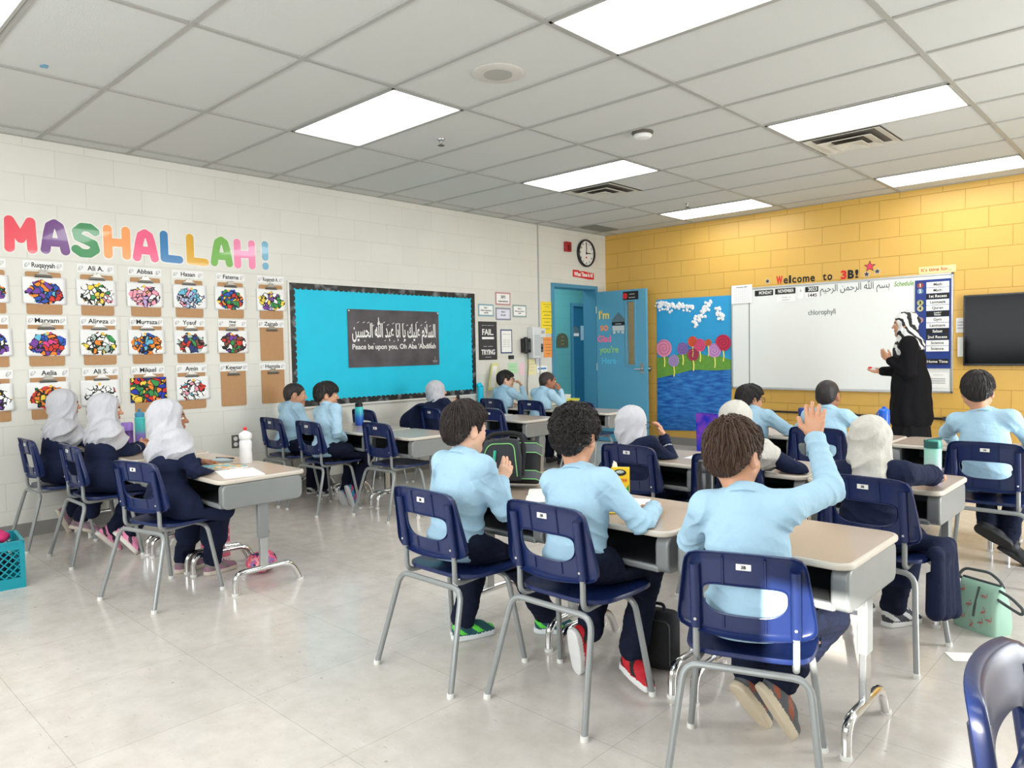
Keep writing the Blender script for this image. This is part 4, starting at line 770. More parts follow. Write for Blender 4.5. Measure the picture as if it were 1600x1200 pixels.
# ---------------------------------------------------------------- people: smooth-union distance fields meshed with surface nets
def V3(*a): return np.array(a,float)
def nrm(v): v=np.asarray(v,float); return v/(np.linalg.norm(v)+1e-9)
def smin(a,b,k):
    if k<=0: return np.minimum(a,b)
    h=np.maximum(k-np.abs(a-b),0)/k; return np.minimum(a,b)-h*h*k*.25
def smax(a,b,k): return -smin(-a,-b,k)
def wob(P,s,seed=0):
    """cheap smooth noise in -1..1"""
    a=P*s+seed*1.7
    return (np.sin(a[:,0]*1.0+1.3*np.sin(a[:,1]*.7+seed))*np.cos(a[:,1]*1.1+.9*np.sin(a[:,2]*.8))+np.sin(a[:,2]*1.2+1.1*np.sin(a[:,0]*.9+2)))*.5
class SDF:
    def __init__(s): s.ops=[]; s.lo=[]; s.hi=[]
    def _bb(s,c,r): s.lo.append(np.asarray(c)-r); s.hi.append(np.asarray(c)+r)
    def cone(s,a,b,ra,rb,k=.02,flat=None):
        a=np.asarray(a,float); b=np.asarray(b,float); s._bb(a,ra); s._bb(b,rb); s.ops.append(('c',a,b,ra,rb,k)); return s
    def ell(s,c,r,R=None,k=.02):
        c=np.asarray(c,float); s._bb(c,max(r)); s.ops.append(('e',c,np.asarray(r,float),R,k)); return s
    def sub(s,c,r,R=None,k=.01): s.ops.append(('s',np.asarray(c,float),np.asarray(r,float),R,k)); return s
    def cut(s,p,n,k=.004): s.ops.append(('p',np.asarray(p,float),nrm(n),None,k)); return s
    def fn(s,f): s.ops.append(('f',f)); return s
    def __call__(s,P):
        d=np.full(len(P),9.0)
        for o in s.ops:
            if o[0]=='c':
                _,a,b,ra,rb,k=o; ba=b-a; pa=P-a; h=np.clip(pa@ba/(ba@ba+1e-12),0,1); q=np.sqrt(((pa-h[:,None]*ba)**2).sum(1))-(ra+(rb-ra)*h); d=smin(d,q,k)
            elif o[0] in 'es':
                _,c,r,R,k=o; q=P-c
                if R is not None: q=q@R
                k0=np.sqrt(((q/r)**2).sum(1)); k1=np.sqrt(((q/(r*r))**2).sum(1))+1e-9; e=k0*(k0-1)/k1
                d=smin(d,e,k) if o[0]=='e' else smax(d,-e,k)
            elif o[0]=='p': d=smax(d,(P-o[1])@o[2],o[4])
            else: d=o[1](P,d)
        return d
    def bounds(s,pad=.03): return np.min(s.lo,0)-pad,np.max(s.hi,0)+pad
def snet(f,lo,hi,h):
    """surface nets on a sparse grid"""
    S=4; lo=np.asarray(lo); n=np.ceil((np.asarray(hi)-lo)/h/S).astype(int)*S+1
    nb=(n-1)//S; ax_=[lo[i]+(np.arange(nb[i])+.5)*S*h for i in range(3)]
    C=np.stack(np.meshgrid(*ax_,indexing='ij'),-1).reshape(-1,3); dc=f(C).reshape(nb)
    act=np.abs(dc)<h*S*1.25+.012
    D=np.repeat(np.repeat(np.repeat(np.where(dc>0,1.0,-1.0),S,0),S,1),S,2); D=np.pad(D,((0,1),)*3,mode='edge')
    A=np.zeros(n,bool); bi=np.argwhere(act)
    for dx in range(S+1):
        for dy in range(S+1):
            for dz in range(S+1): A[bi[:,0]*S+dx,bi[:,1]*S+dy,bi[:,2]*S+dz]=True
    idx=np.argwhere(A); 
    for c0 in range(0,len(idx),200000):
        q=idx[c0:c0+200000]; D[q[:,0],q[:,1],q[:,2]]=f(lo+q*h)
    sg=D<0; cs=np.zeros(n-1,int)
    corners=[(i,j,k) for i in (0,1) for j in (0,1) for k in (0,1)]
    for i,j,k in corners: cs+=sg[i:n[0]-1+i,j:n[1]-1+j,k:n[2]-1+k]
    cells=np.argwhere((cs>0)&(cs<8)); 
    if len(cells)==0: return np.zeros((0,3)),np.zeros((0,4),int)
    val=np.stack([D[cells[:,0]+i,cells[:,1]+j,cells[:,2]+k] for i,j,k in corners],1)
    acc=np.zeros((len(cells),3)); cnt=np.zeros(len(cells))
    for a in range(8):
        for b in range(a+1,8):
            df=np.array(corners[b])-np.array(corners[a])
            if abs(df).sum()!=1: continue
            va,vb=val[:,a],val[:,b]; m=(va<0)!=(vb<0); t=np.where(m,va/np.where(m,va-vb,1),0)
            acc+=np.where(m[:,None],np.array(corners[a])+t[:,None]*df,0); cnt+=m
    vs=lo+(cells+acc/cnt[:,None])*h
    ID=np.full(n-1,-1); ID[cells[:,0],cells[:,1],cells[:,2]]=np.arange(len(cells))
    quads=[]
    for axn in range(3):
        sl0=[slice(None)]*3; sl1=[slice(None)]*3; sl0[axn]=slice(0,-1); sl1[axn]=slice(1,None)
        e=np.argwhere(sg[tuple(sl0)]!=sg[tuple(sl1)]); u,v=(axn+1)%3,(axn+2)%3
        ok=(e[:,u]>0)&(e[:,v]>0)&(e[:,u]<n[u]-1)&(e[:,v]<n[v]-1); e=e[ok]
        ins=sg[e[:,0],e[:,1],e[:,2]]
        def g(du,dv):
            q=e.copy(); q[:,u]-=du; q[:,v]-=dv; return ID[q[:,0],q[:,1],q[:,2]]
        Q=np.stack([g(1,1),g(0,1),g(0,0),g(1,0)],1); Q[~ins]=Q[~ins][:,::-1]; quads.append(Q)
    Q=np.concatenate(quads); Q=Q[(Q>=0).all(1)]; return vs,Q
def mesh_np(name,vs,qs,mats,parent=None,mi=None):
    me=bpy.data.meshes.new(name); n=len(qs)
    me.vertices.add(len(vs)); me.vertices.foreach_set('co',np.asarray(vs,np.float32).ravel())
    me.loops.add(n*4); me.loops.foreach_set('vertex_index',np.asarray(qs,np.int32).ravel())
    me.polygons.add(n); me.polygons.foreach_set('loop_start',np.arange(n,dtype=np.int32)*4)
    me.polygons.foreach_set('use_smooth',np.ones(n,bool))
    for m in (mats if isinstance(mats,(list,tuple)) else [mats]): me.materials.append(m)
    if mi is not None: me.polygons.foreach_set('material_index',np.asarray(mi,np.int32))
    me.update(calc_edges=True); me.validate()
    o=bpy.data.objects.new(name,me); COL.objects.link(o)
    if parent is not None: o.parent=parent
    return o
def build_sdf(name,S,h,mats,parent=None,matf=None,org=None,pad=.03):
    lo,hi=S.bounds(pad); vs,qs=snet(S,lo,hi,h)
    mi=None
    if matf is not None: mi=matf(vs[qs].mean(1))
    if org is not None: vs=vs-org
    return mesh_np(name,vs,qs,mats,parent,mi)
def RZ(a): c,s=math.cos(a),math.sin(a); return np.array([[c,-s,0],[s,c,0],[0,0,1]])
def RX(a): c,s=math.cos(a),math.sin(a); return np.array([[1,0,0],[0,c,-s],[0,s,c]])
def RY(a): c,s=math.cos(a),math.sin(a); return np.array([[c,0,s],[0,1,0],[-s,0,c]])
def ik(a,c,l1,l2,pole):
    a=np.asarray(a,float); c=np.asarray(c,float); d=c-a; L=np.linalg.norm(d); 
    if L>(l1+l2)*.985: s=L/((l1+l2)*.985); l1*=s; l2*=s
    u=d/L; x=(L*L+l1*l1-l2*l2)/(2*L); hh=math.sqrt(max(l1*l1-x*x,0)); p=np.asarray(pole,float); p=p-u*(p@u); return a+u*x+nrm(p)*hh
def hand_sdf(W,d,n,side,sc=1.0,curl=(.35,.4,.5,.6),thumb=.6,spread=.05):
    """palm, four fingers of different length in three joints, and a thumb leaving the side of the palm; side=+1 thumb on t side"""
    S=SDF(); d=nrm(d); n=nrm(np.asarray(n,float)-d*(np.asarray(n,float)@d)); t=np.cross(d,n)*side
    lens=(.050,.056,.052,.041); off=(.023,.008,-.008,-.022)
    S.cone(W-d*.03*sc,W+d*.012*sc,.019*sc,.0185*sc,.02*sc)
    K=[]
    for i in range(4):
        k=W+(d*(.060-.004*abs(i-1))+t*off[i])*sc; K.append(k); S.cone(W+(d*.012+t*off[i]*.55)*sc,k,.0125*sc,.0105*sc,.012*sc)
    for i in range(4):
        p=K[i]; ang=curl[i]*.6; dirx=nrm(d+t*spread*(1.5-i))
        for j,fr in enumerate((.44,.31,.25)):
            v=dirx*math.cos(ang)+n*math.sin(ang); q=p+v*lens[i]*fr*sc; r0=(.0084,.0076,.0069)[j]*sc*(.92 if i==3 else 1); S.cone(p,q,r0,r0*.92,.004*sc); p=q; ang+=curl[i]
    b=W+(d*.016+t*.018)*sc; m=b+nrm(d*.62+t*.78+n*.25*thumb)*.034*sc; e=m+nrm(d*.88+t*.3+n*.5*thumb)*.027*sc
    S.cone(W+d*.01*sc,b,.014*sc,.0125*sc,.01*sc); S.cone(b,m,.0115*sc,.0092*sc,.008*sc); S.cone(m,e,.0090*sc,.0072*sc,.004*sc)
    return S
SKIN={'a':M('skin_light',(222,176,148),.5,sss=.08,var=.05,scale=14),'b':M('skin_tan',(204,150,118),.5,sss=.08,var=.05,scale=14),'c':M('skin_brown',(162,108,80),.5,sss=.06,var=.05,scale=14)}
M_lip=M('lips',(186,108,100),.45); M_eyew=M('eye_white',(236,232,226),.25); M_iris=M('eye_dark',(40,26,20),.15); M_brow=M('brow_dark',(40,30,26),.8); M_nail=M('nail',(232,190,170),.35)
M_shirt=M('light_blue_pique',(166,200,220),.9,var=.04,scale=500,bump=.55,bscale=17,bdist=.02,spec=.2); 
M_trous=M('navy_trousers',(22,28,48),.9,var=.1,scale=60,bump=.5,bscale=20,bdist=.02,spec=.2)
M_dress=M('navy_uniform_dress',(24,32,58),.88,var=.1,scale=60,bump=.5,bscale=16,bdist=.02,spec=.2)
M_pipe=M('white_piping',(214,214,216),.8)
def hairmat(name,rgb):
    m=M(name,rgb,.5,var=.3,scale=60,bump=.55,spec=.4,stretch=(2.2,2.2,.5)); return m
HAIR={'black':hairmat('hair_black',(40,36,36)),'brown':hairmat('hair_brown',(78,58,46)),'dark':hairmat('hair_dark_brown',(52,43,40))}
M_scarf=M('white_scarf_cloth',(192,192,197),.85,var=.03,scale=300,bump=.5,bscale=22,bdist=.018,spec=.2,stretch=(1.6,1.6,.6))
M_scarf2=M('cream_scarf_cloth',(196,193,184),.85,var=.03,scale=300,bump=.5,bscale=22,bdist=.018,spec=.2,stretch=(1.6,1.6,.6))
M_frame=M('glasses_frame',(30,30,34),.3)
def head_sdf(S,hc,R,s=1.0):
    """child's head; R columns = right, forward, up"""
    T=lambda x,y,z: hc+R@(np.array([x,y,z])*s)
    S.ell(T(0,-.010,.024),np.array([.071,.090,.078])*s,R,.01); S.ell(T(0,.022,-.032),np.array([.056,.060,.066])*s,R,.03)
    S.cone(T(-.046,0,-.048),T(0,.052,-.086),.022*s,.019*s,.03*s); S.cone(T(.046,0,-.048),T(0,.052,-.086),.022*s,.019*s,.03*s)
    for sx in (-1,1): S.ell(T(sx*.034,.050,-.032),np.array([.022,.024,.022])*s,R,.02*s)
    S.cone(T(-.030,.068,.020),T(.030,.068,.020),.0135*s,.0135*s,.02*s)
    for sx in (-1,1): S.sub(T(sx*.031,.090,.0),np.array([.015,.013,.011])*s,R,.014*s)
    S.cone(T(0,.080,.006),T(0,.099,-.022),.0075*s,.0105*s,.012*s)
    for sx in (-1,1): S.ell(T(sx*.010,.089,-.025),np.array([.007,.008,.006])*s,R,.006*s)
    S.ell(T(0,.083,-.0465),np.array([.021,.008,.0055])*s,R,.006*s); S.ell(T(0,.081,-.0565),np.array([.017,.008,.006])*s,R,.005*s)
    S.cone(T(0,.062,-.084),T(0,.064,-.086),.017*s,.016*s,.02*s)
    for sx in (-1,1): S.ell(T(sx*.031,.0715,.001),np.array([.0122]*3)*s,R,.002*s)
    for sx in (-1,1):
        Re=R@RZ(-sx*.35); S.ell(T(sx*.074,-.010,-.008),np.array([.0085,.019,.030])*s,Re,.006*s); S.sub(T(sx*.083,-.004,-.004),np.array([.007,.010,.016])*s,Re,.006*s)
def head_mat(hc,R,s=1.0):
    def f(P):
        Q=(P-hc)@R/s; mi=np.zeros(len(P),int)
        ax=np.abs(Q[:,0]); face=Q[:,1]>.055
        mi[face&(ax<.019)&(((Q[:,2]+.0515)/.009)**2+(ax/.020)**2<1)&(Q[:,1]>.078)]=1
        de=np.sqrt((ax-.031)**2+(Q[:,1]-.073)**2+(Q[:,2]-.001)**2); ey=(de<.0135)&face&(np.abs(Q[:,2]-.001)<.0055)
        mi[ey]=2; mi[ey&((ax-.031)**2+(Q[:,2]-.001)**2<.0068**2)]=3
        mi[face&(ax>.012)&(ax<.048)&(np.abs(Q[:,2]-.0235+.12*np.maximum(ax-.034,0))<.0035)]=4
        return mi
    return f
def hair_sdf(hc,R,style,s=1.0):
    S=SDF(); T=lambda x,y,z: hc+R@(np.array([x,y,z])*s); st=dict(top=.016,side=.008,front=.050,amp=.004,freq=16,kind='straight',nape=-.066,fringe=0,temple=.0); st.update(style)
    S.ell(T(0,-.012,.026),np.array([.071+st['side'],.090+st['side'],.078+st['top']])*s,R,.01)
    if st['top']>.014: S.ell(T(0,.018,.058),np.array([.060,.066,.040+st['top']*.7])*s,R,.03)
    if st['fringe']: S.ell(T(0,.056,.046),np.array([.056,.034,.034])*s,R,.02)
    S.ell(T(0,-.046,-.026),np.array([.058+st['side']*.5,.042+st['side']*.6,.050])*s,R,.03)
    for sx in (-1,1): S.sub(T(sx*.082,-.008,-.010),np.array([.022,.024,.034])*s,R,.006)
    ys=[-.14,-.06,-.036,-.018,.004,.014,.030,.048,.075,.12]; zs=[st['nape'],st['nape'],-.050,.020,.026,-.014+st['temple'],-.006+st['temple'],.030,st['front'],st['front']]
    def f(P,d):
        Q=(P-hc)@R/s
        phi=np.arctan2(Q[:,0],Q[:,1]+.035); rr=np.sqrt(Q[:,0]**2+(Q[:,1]+.035)**2)
        if st['kind']=='curly': g=wob(Q,150,1)*.6+wob(Q,260,3)*.4+.5*wob(Q,80,5)
        else: g=np.sin(phi*st['freq']+2.5*wob(Q,28,2)+rr*25)*.6+wob(Q*np.array([1,1,.6]),110,4)*.5+.4*np.sin(phi*st['freq']*2.3+3*wob(Q,40,6))
        d=d-st['amp']*g*s
        zl=np.interp(Q[:,1]+.004*g,ys,zs)+.026*np.clip(np.abs(Q[:,0])/.06,0,1.2)**2*(Q[:,1]<-.03); zl=zl+.010*np.abs(np.sin(Q[:,0]*60))*(Q[:,1]>.06)*(1 if st['fringe'] else .4)
        return smax(d,(zl-Q[:,2])*s*.75,.006)
    S.fn(f); return S
def build_hair(hc,R,style,h,mat,parent,org,seed):
    S=hair_sdf(hc,R,style); lo,hi=S.bounds(.03); vs,qs=snet(S,lo,hi,h); rg=np.random.default_rng(seed)
    st=dict(kind='straight',strands=1200,slen=.045,lift=.004,rad=.0014,fringe=0); st.update(style)
    if st['strands'] and len(vs):
        n=st['strands']; P=vs[rg.integers(0,len(vs),n)].copy(); Q=(P-hc)@R; P=P[(Q[:,2]>-.075)]; n=len(P)
        def grad(P):
            e=.002; return np.stack([S(P+np.eye(3)[i]*e)-S(P-np.eye(3)[i]*e) for i in range(3)],1)/(2*e)
        K=6; pts=[]; Q0=(P-hc)@R; L=st['slen']*rg.uniform(.6,1.25,n)*np.clip((Q0[:,2]+.075)/.085,.12,1)*np.where((np.abs(Q0[:,0])>.05)&(Q0[:,2]<.04),.2,1); mult=rg.uniform(.2,1,n)*np.clip((Q0[:,2]+.06)/.09,.25,1); jit=rg.normal(0,.25 if st['kind']!='curly' else .9,(n,3))
        for k in range(K):
            G=grad(P); G=G/(np.linalg.norm(G,axis=1,keepdims=True)+1e-9); d=S(P)
            lift=st['lift']*mult*(.2+1.0*math.sin(PI*min(1,k/(K-1)*.75))); P=P+G*(lift-d)[:,None]; pts.append(P.copy())
            Q=(P-hc)@R; T=Q-np.array([0.012,-.045,.098]); fw=np.clip((Q[:,1]+.01)*14,0,1)*np.clip((Q[:,2]-.03)*30,0,1); T=T/ (np.linalg.norm(T,axis=1,keepdims=True)+1e-6)
            T[:,1]+=fw*.9; T[:,0]+=fw*.5; T[:,2]-=.25*(1-fw); T=T+jit*(.45 if st['kind']!='curly' else 1.1)
            if st['kind']=='curly': T=T+1.4*np.stack([np.sin(k*1.9+jit[:,0]*9),np.cos(k*1.9+jit[:,1]*9),np.sin(k*1.5+jit[:,2]*9)],1)
            T=T@R.T; T=T-G*(T*G).sum(1)[:,None]; T/=np.linalg.norm(T,axis=1,keepdims=True)+1e-9; P=P+T*(L/(K-1))[:,None]
        pts=np.stack(pts,1); A=np.diff(pts,axis=1); A=np.concatenate([A,A[:,-1:]],1); A/=np.linalg.norm(A,axis=2,keepdims=True)+1e-9
        ref=np.cross(A,(pts-hc)); ref/=np.linalg.norm(ref,axis=2,keepdims=True)+1e-9; B=np.cross(A,ref); rr=st['rad']*np.array([.8,1,1,.85,.6,.15])[None,:,None]
        ring=np.stack([pts+(ref*math.cos(2*PI*j/3)*1.6+B*math.sin(2*PI*j/3))*rr for j in range(3)],2); nv=ring.reshape(-1,3); b0=len(vs)+ (np.arange(n)*K*3)[:,None,None]+(np.arange(K-1)*3)[None,:,None]
        F=[np.stack([b0[...,0]+j,b0[...,0]+(j+1)%3,b0[...,0]+3+(j+1)%3,b0[...,0]+3+j],-1).reshape(-1,4) for j in range(3)]
        vs=np.concatenate([vs,nv]); qs=np.concatenate([qs]+F)
    return mesh_np('hair',vs-org,qs,mat,parent)
def collar_fn(C,ax_,R0,h,th):
    def f(P,d):
        q=P-C; y=q@ax_; rad=np.sqrt(np.maximum((q**2).sum(1)-y*y,0)); e=np.maximum(np.abs(rad-(R0-.45*y))-th,np.abs(y)-h); return smin(d,e,.0025)
    return f
def shoe(name,ank,toe,up,mats,parent,org,h,s=1.0,fc=None):
    """ank = point above the sole under the ankle bone at sole level"""
    t=nrm(toe); u=nrm(np.asarray(up,float)-t*(np.asarray(up,float)@t)); r=np.cross(t,u); R=np.stack([r,t,u],1)
    T=lambda x,y,z: ank+R@(np.array([x,y,z])*s)
    S=SDF(); S.cone(T(0,-.028,.042),T(0,.05,.036),.034*s,.034*s,.02); S.cone(T(0,.05,.034),T(0,.115,.024),.033*s,.026*s,.02); S.cone(T(0,-.016,.05),T(0,-.018,.088),.035*s,.034*s,.02)
    S.ell(T(0,.045,.058),np.array([.016,.05,.016])*s,R,.012)
    S.sub(T(0,-.016,.105),np.array([.026,.030,.022])*s,R,.004)
    def sole(P,d):
        Q=(P-ank)@R/s; hh=np.clip((Q[:,1]+.035)/.150,0,1); e2=np.sqrt(Q[:,0]**2+(Q[:,1]-(-.035+.150*hh))**2)-(.033+.006*np.sin(hh*PI)-.004*hh); e=smax(e2,np.abs(Q[:,2]-.012)-.012,.004)
        d=smax(d,-(Q[:,2]-.004),.003); return smin(d/s,e,.003)*s
    S.fn(sole)
    if fc: S.fn(fc)
    def mf(P):
        Q=(P-ank)@R/s; mi=np.zeros(len(P),int); mi[(np.sin(Q[:,1]*75+Q[:,2]*95)>.35)&(Q[:,2]>.03)]=1; mi[Q[:,2]<.0245]=2; mi[(np.abs(Q[:,0])<.016)&(Q[:,2]>.055)&(Q[:,1]>.02)&(np.sin(Q[:,1]*330)>.0)]=3; return mi
    return build_sdf(name,S,h,mats,parent,mf,org,.05)
def shoemats(key,upper,accent,sole,lace=(230,230,230)):
    return [M('shoe_%s_upper'%key,upper,.7,bump=.2,scale=200),M('shoe_%s_accent'%key,accent,.6),M('shoe_%s_sole'%key,sole,.6),M('shoe_%s_lace'%key,lace,.7)]
def furn_cut(c,reach=.95):
    near=[(np.array(l),a,s,k) for l,a,s,k in FURN if math.hypot(l[0]-c[0],l[1]+(.25 if k=='desk' else 0)-c[1])<reach]
    def f(P,d):
        for l,a,s,k in near:
            ca,sa=math.cos(a),math.sin(a); q=P-l; x=(q[:,0]*ca+q[:,1]*sa)/s; y=(-q[:,0]*sa+q[:,1]*ca)/s; z=q[:,2]/s
            if k=='desk':
                b=np.maximum.reduce([np.abs(x)-.309,-.006-y,y-.526,.468-z,z-.641])
                d=np.maximum(d,-b)
                for sx in (-1,1):
                    b=np.maximum.reduce([np.abs(x-sx*.264)-.019,np.abs(y-.255)-.034,z-.49]); d=np.maximum(d,-b)
                    xx=x-sx*.264; yc_=np.clip(y,.09,.47); b=np.sqrt(xx**2+(y-yc_)**2+(z-.118)**2)-.020; d=np.maximum(d,-b)
                    for y_ in (.086,.472): b=np.sqrt(xx**2+(y-y_)**2+np.maximum(z-.118,0)**2)-.021; d=np.maximum(d,-b)
                continue
            for sx in (-1,1):
                for fx,fy,tx,ty in ((.228,-.215,.186,-.11),(.222,.205,.182,.15)):
                    t_=np.clip(z/.374,0,1); b=np.sqrt((x-sx*(fx+(tx-fx)*t_))**2+(y-(fy+(ty-fy)*t_))**2+np.maximum(z-.374,0)**2)-.016; d=np.maximum(d,-b*s)
            b=np.maximum.reduce([np.abs(x)-.212,-.112-y,y-.302,.354-z,z-.4185]); d=np.maximum(d,-b*s)
            yb=-.078-.15*(z-.5)-.034*(1-np.clip(np.abs(x)/.2,0,1)**2)
            b=np.maximum.reduce([np.abs(x)-.222,yb-.22-y,y-(yb+.0075),.47-z,z-.765]); d=np.maximum(d,-b*s)
        return d
    return f
def person(label,hip,sh,head,yaw=0,pitch=0,roll=0,wr=None,wl=None,hr=None,hl=None,er=(.6,-.3,-.7),el=(-.6,-.3,-.7),fr=None,fl=None,kind='boy',hair=None,haircol='black',skin='b',res=.006,
           shoes=None,glasses=False,body_yaw=0,kr=(.1,.6,.8),kl=(-.1,.6,.8),scarf=None,tail=None,cape=True,ca=.36,ll=(.33,.315),shw=.118,draws=()):
    hip=V3(*hip); sh=V3(*sh)+V3(0,0,.028 if kind=='boy' else .008); hc=V3(*head); Bz=RZ(math.radians(body_yaw)); r=Bz@V3(1,0,0); u=nrm(sh-hip); f=nrm(np.cross(u,r)); r=np.cross(f,u); Rt=np.stack([r,f,u],1); L=np.linalg.norm(sh-hip)
    Rh=RZ(math.radians(yaw))@RX(math.radians(pitch))@RY(math.radians(roll))
    SR=sh+r*shw-u*.012; SL=sh-r*shw-u*.012
    wr=V3(*wr) if wr is not None else hip+V3(.12,.30,.17); wl=V3(*wl) if wl is not None else hip+V3(-.12,.30,.17)
    ER=ik(SR,wr,.205,.20,er); EL=ik(SL,wl,.205,.20,el)
    # feet
    def foot(v,sx):
        if v is None: v=((hip[0]+sx*.09,hip[1]+.30,.0),(sx*.1,1,0),(0,0,1))
        return V3(*v[0]),nrm(v[1]),nrm(v[2])
    FR=foot(fr,1); FL=foot(fl,-1)
    AR=FR[0]+FR[2]*.085-FR[1]*.012; AL=FL[0]+FL[2]*.085-FL[1]*.012
    HR=hip+r*.068+f*.01; HL=hip-r*.068+f*.01
    KR=ik(HR,AR,*ll,kr); KL=ik(HL,AL,*ll,kl)
    neck=sh+u*.035+f*.004; org=V3(hip[0],hip[1],0)
    # ---- body, one continuous skin
    S=SDF(); head_sdf(S,hc,Rh)
    S.cone(hc+Rh@V3(0,-.018,-.05),neck-u*.03,.043,.046,.02)
    S.ell(sh-u*.12,np.array([.10,.065,.12]),Rt,.03); S.ell(hip+u*.04,np.array([.095,.07,.09]),Rt,.03); S.cone(SL,SR,.035,.035,.03)
    for a,e,w in ((SR,ER,wr),(SL,EL,wl)): S.cone(a,e,.032,.028,.02); S.cone(e,w,.027,.0195,.015)
    for a,k,n in ((HR,KR,AR),(HL,KL,AL)): S.cone(a,k,.05,.038,.02); S.cone(k,n,.036,.027,.02)
    FC=furn_cut(hip); S.fn(FC)
    lo,hi=S.bounds(); vs,qs=snet(S,lo,hi,res); mi=head_mat(hc,Rh)(vs[qs].mean(1))
    hands=[]
    for W,E,hd,sd in ((wr,ER,hr,1),(wl,EL,hl,-1)):
        hd=hd or {}; d=hd.get('d',nrm(W-E)*.6+V3(0,.5,-.2)); n=hd.get('n',(0,0,-1)); 
        HS=hand_sdf(W,d,n,sd*hd.get('flip',1),hd.get('sc',1.0),hd.get('curl',(.35,.38,.42,.48)),hd.get('thumb',.6),hd.get('spread',.05)); HS.fn(FC)
        l2,h2=HS.bounds(); v2,q2=snet(HS,l2,h2,min(res*.62,.0042)); qs=np.concatenate([qs,q2+len(vs)]); vs=np.concatenate([vs,v2]); mi=np.concatenate([mi,np.zeros(len(q2),int)])
    body=mesh_np('person',vs-org,qs,[SKIN[skin],M_lip,M_eyew,M_iris,M_brow],None,mi); body.location=org
    tag(body,label,'person')
    # ---- clothes
    mats=M_shirt if kind=='boy' else M_dress
    S=SDF(); e=.0
    if kind=='boy': S.cone(neck-u*.05,neck+u*.02,.062,.049,.02); S.cut(neck+u*.020+f*.0,nrm(u+f*.35),.003)
    if kind=='boy': S.ell(hip-u*.005,np.array([.130,.110,.095]),Rt,.03)
    S.ell(hip+u*.045,np.array([.126,.106,.105]),Rt,.03); S.ell(hip+u*L*.48+f*.008,np.array([.122,.098,.13]),Rt,.04); S.ell(sh-u*.10,np.array([.126,.090,.125]),Rt,.04)
    S.cone(SL,SR,.046,.046,.04); S.cone(neck-u*.018,SR,.040,.042,.03); S.cone(neck-u*.018,SL,.040,.042,.03)
    for a,e_,w in ((SR,ER,wr),(SL,EL,wl)):
        S.cone(a,e_,.050,.043,.03); w2=e_+(w-e_)*.93; S.cone(e_,w2,.043,.034,.02); S.cone(w2-(w-e_)*.06,w2,.034,.034,.006)
    sd=int(abs(hip[0]*97+hip[1]*31))%50
    def wr_(P,d):
        q=P-hip; hgt=q@u; cr=lambda x: 1-2*np.abs(np.sin(x))**.6
        g=wob(P,18,sd)*.003
        side=np.clip(np.abs(q@r)/.11,0,1); low=np.exp(-((hgt-.07)/.075)**2)
        g=g+cr(hgt*48+2.2*wob(P,13,sd)+(q@r)*14)*.0052*low*(.35+.65*side)
        for sgn,J in ((1,SR),(-1,SL)):
            dj=np.linalg.norm(P-J+u*.05,axis=1); g=g+cr(((P-J)@(r*sgn*.8+u*.6))*75+1.8*wob(P,20,sd+5))*.0050*np.exp(-(dj/.075)**2)
        for a_,e_,w_ in ((SR,ER,wr),(SL,EL,wl)):
            dE=np.linalg.norm(P-e_,axis=1); dW=np.linalg.norm(P-(e_+(w_-e_)*.8),axis=1); ax2=nrm(w_-a_)
            g=g+cr((P@ax2)*95+2*wob(P,25,sd))*.0062*np.exp(-(dE/.06)**2)+cr((P@nrm(w_-e_))*105+1.5*wob(P,25,sd+1))*.0046*np.exp(-(dW/.055)**2)
            t_=(P-a_)@nrm(e_-a_); rad=np.linalg.norm((P-a_)-t_[:,None]*nrm(e_-a_),axis=1); g=g-.0018*np.exp(-((t_-.022)/.0028)**2)*(rad<.085)
        return d-g
    S.fn(wr_)
    if kind=='boy':
        S.fn(collar_fn(neck+u*.004,nrm(u+f*.35),.0545,.018,.0055))
        hem=hip-u*.068
        S.cut(hem,-u,.01)
    else:
        for a,k,n in ((HR,KR,AR),(HL,KL,AL)):
            S.cone(a,k,.084,.074,.06); S.cone(k,k+(n-k)*.5,.074,.078,.05)
        S.fn(collar_fn(neck,u,.052,.014,.006))
        for dd in draws: (S.cone(*dd,k=.05) if len(dd)==4 else S.ell(dd[0],dd[1],None,.05))
    S.fn(FC)
    def pm(P):
        mi=np.zeros(len(P),int)
        for e_,w in ((ER,wr),(EL,wl)):
            v=w-e_; l=np.linalg.norm(v); t=(P-e_)@v/(l*l); rad=np.linalg.norm(P-e_-t[:,None]*v,axis=1); mi[(np.abs(t-.62)<.012)&(rad<.07)]=1
        return mi
    build_sdf('shirt' if kind=='boy' else 'dress',S,res,[mats,M_pipe] if kind!='boy' else mats,body,pm if kind!='boy' else None,org)
    S=SDF(); 
    if kind=='boy':
        S.ell(hip+u*.01-V3(0,0,.0),np.array([.122,.104,.082]),Rt,.03)
    for a,k,n in ((HR,KR,AR),(HL,KL,AL)):
        S.cone(a,k,.074,.060,.03); S.cone(k,n+(k-n)*.03,.058,.054,.03)
    def tw(P,d): return d-wob(P,55,sd+7)*.004-wob(P*np.array([1,1,2.]),110,sd)*.0015
    S.fn(tw); S.fn(FC)
    build_sdf('trousers',S,res*1.1,M_trous,body,None,org)
    sm=shoes or shoemats('plain',(40,42,48),(60,62,70),(210,210,208))
    for nm,F in (('shoe',FR),('shoe',FL)): shoe(nm,F[0],F[1],F[2],sm,body,org,max(res*.8,.0045),1.0,FC)
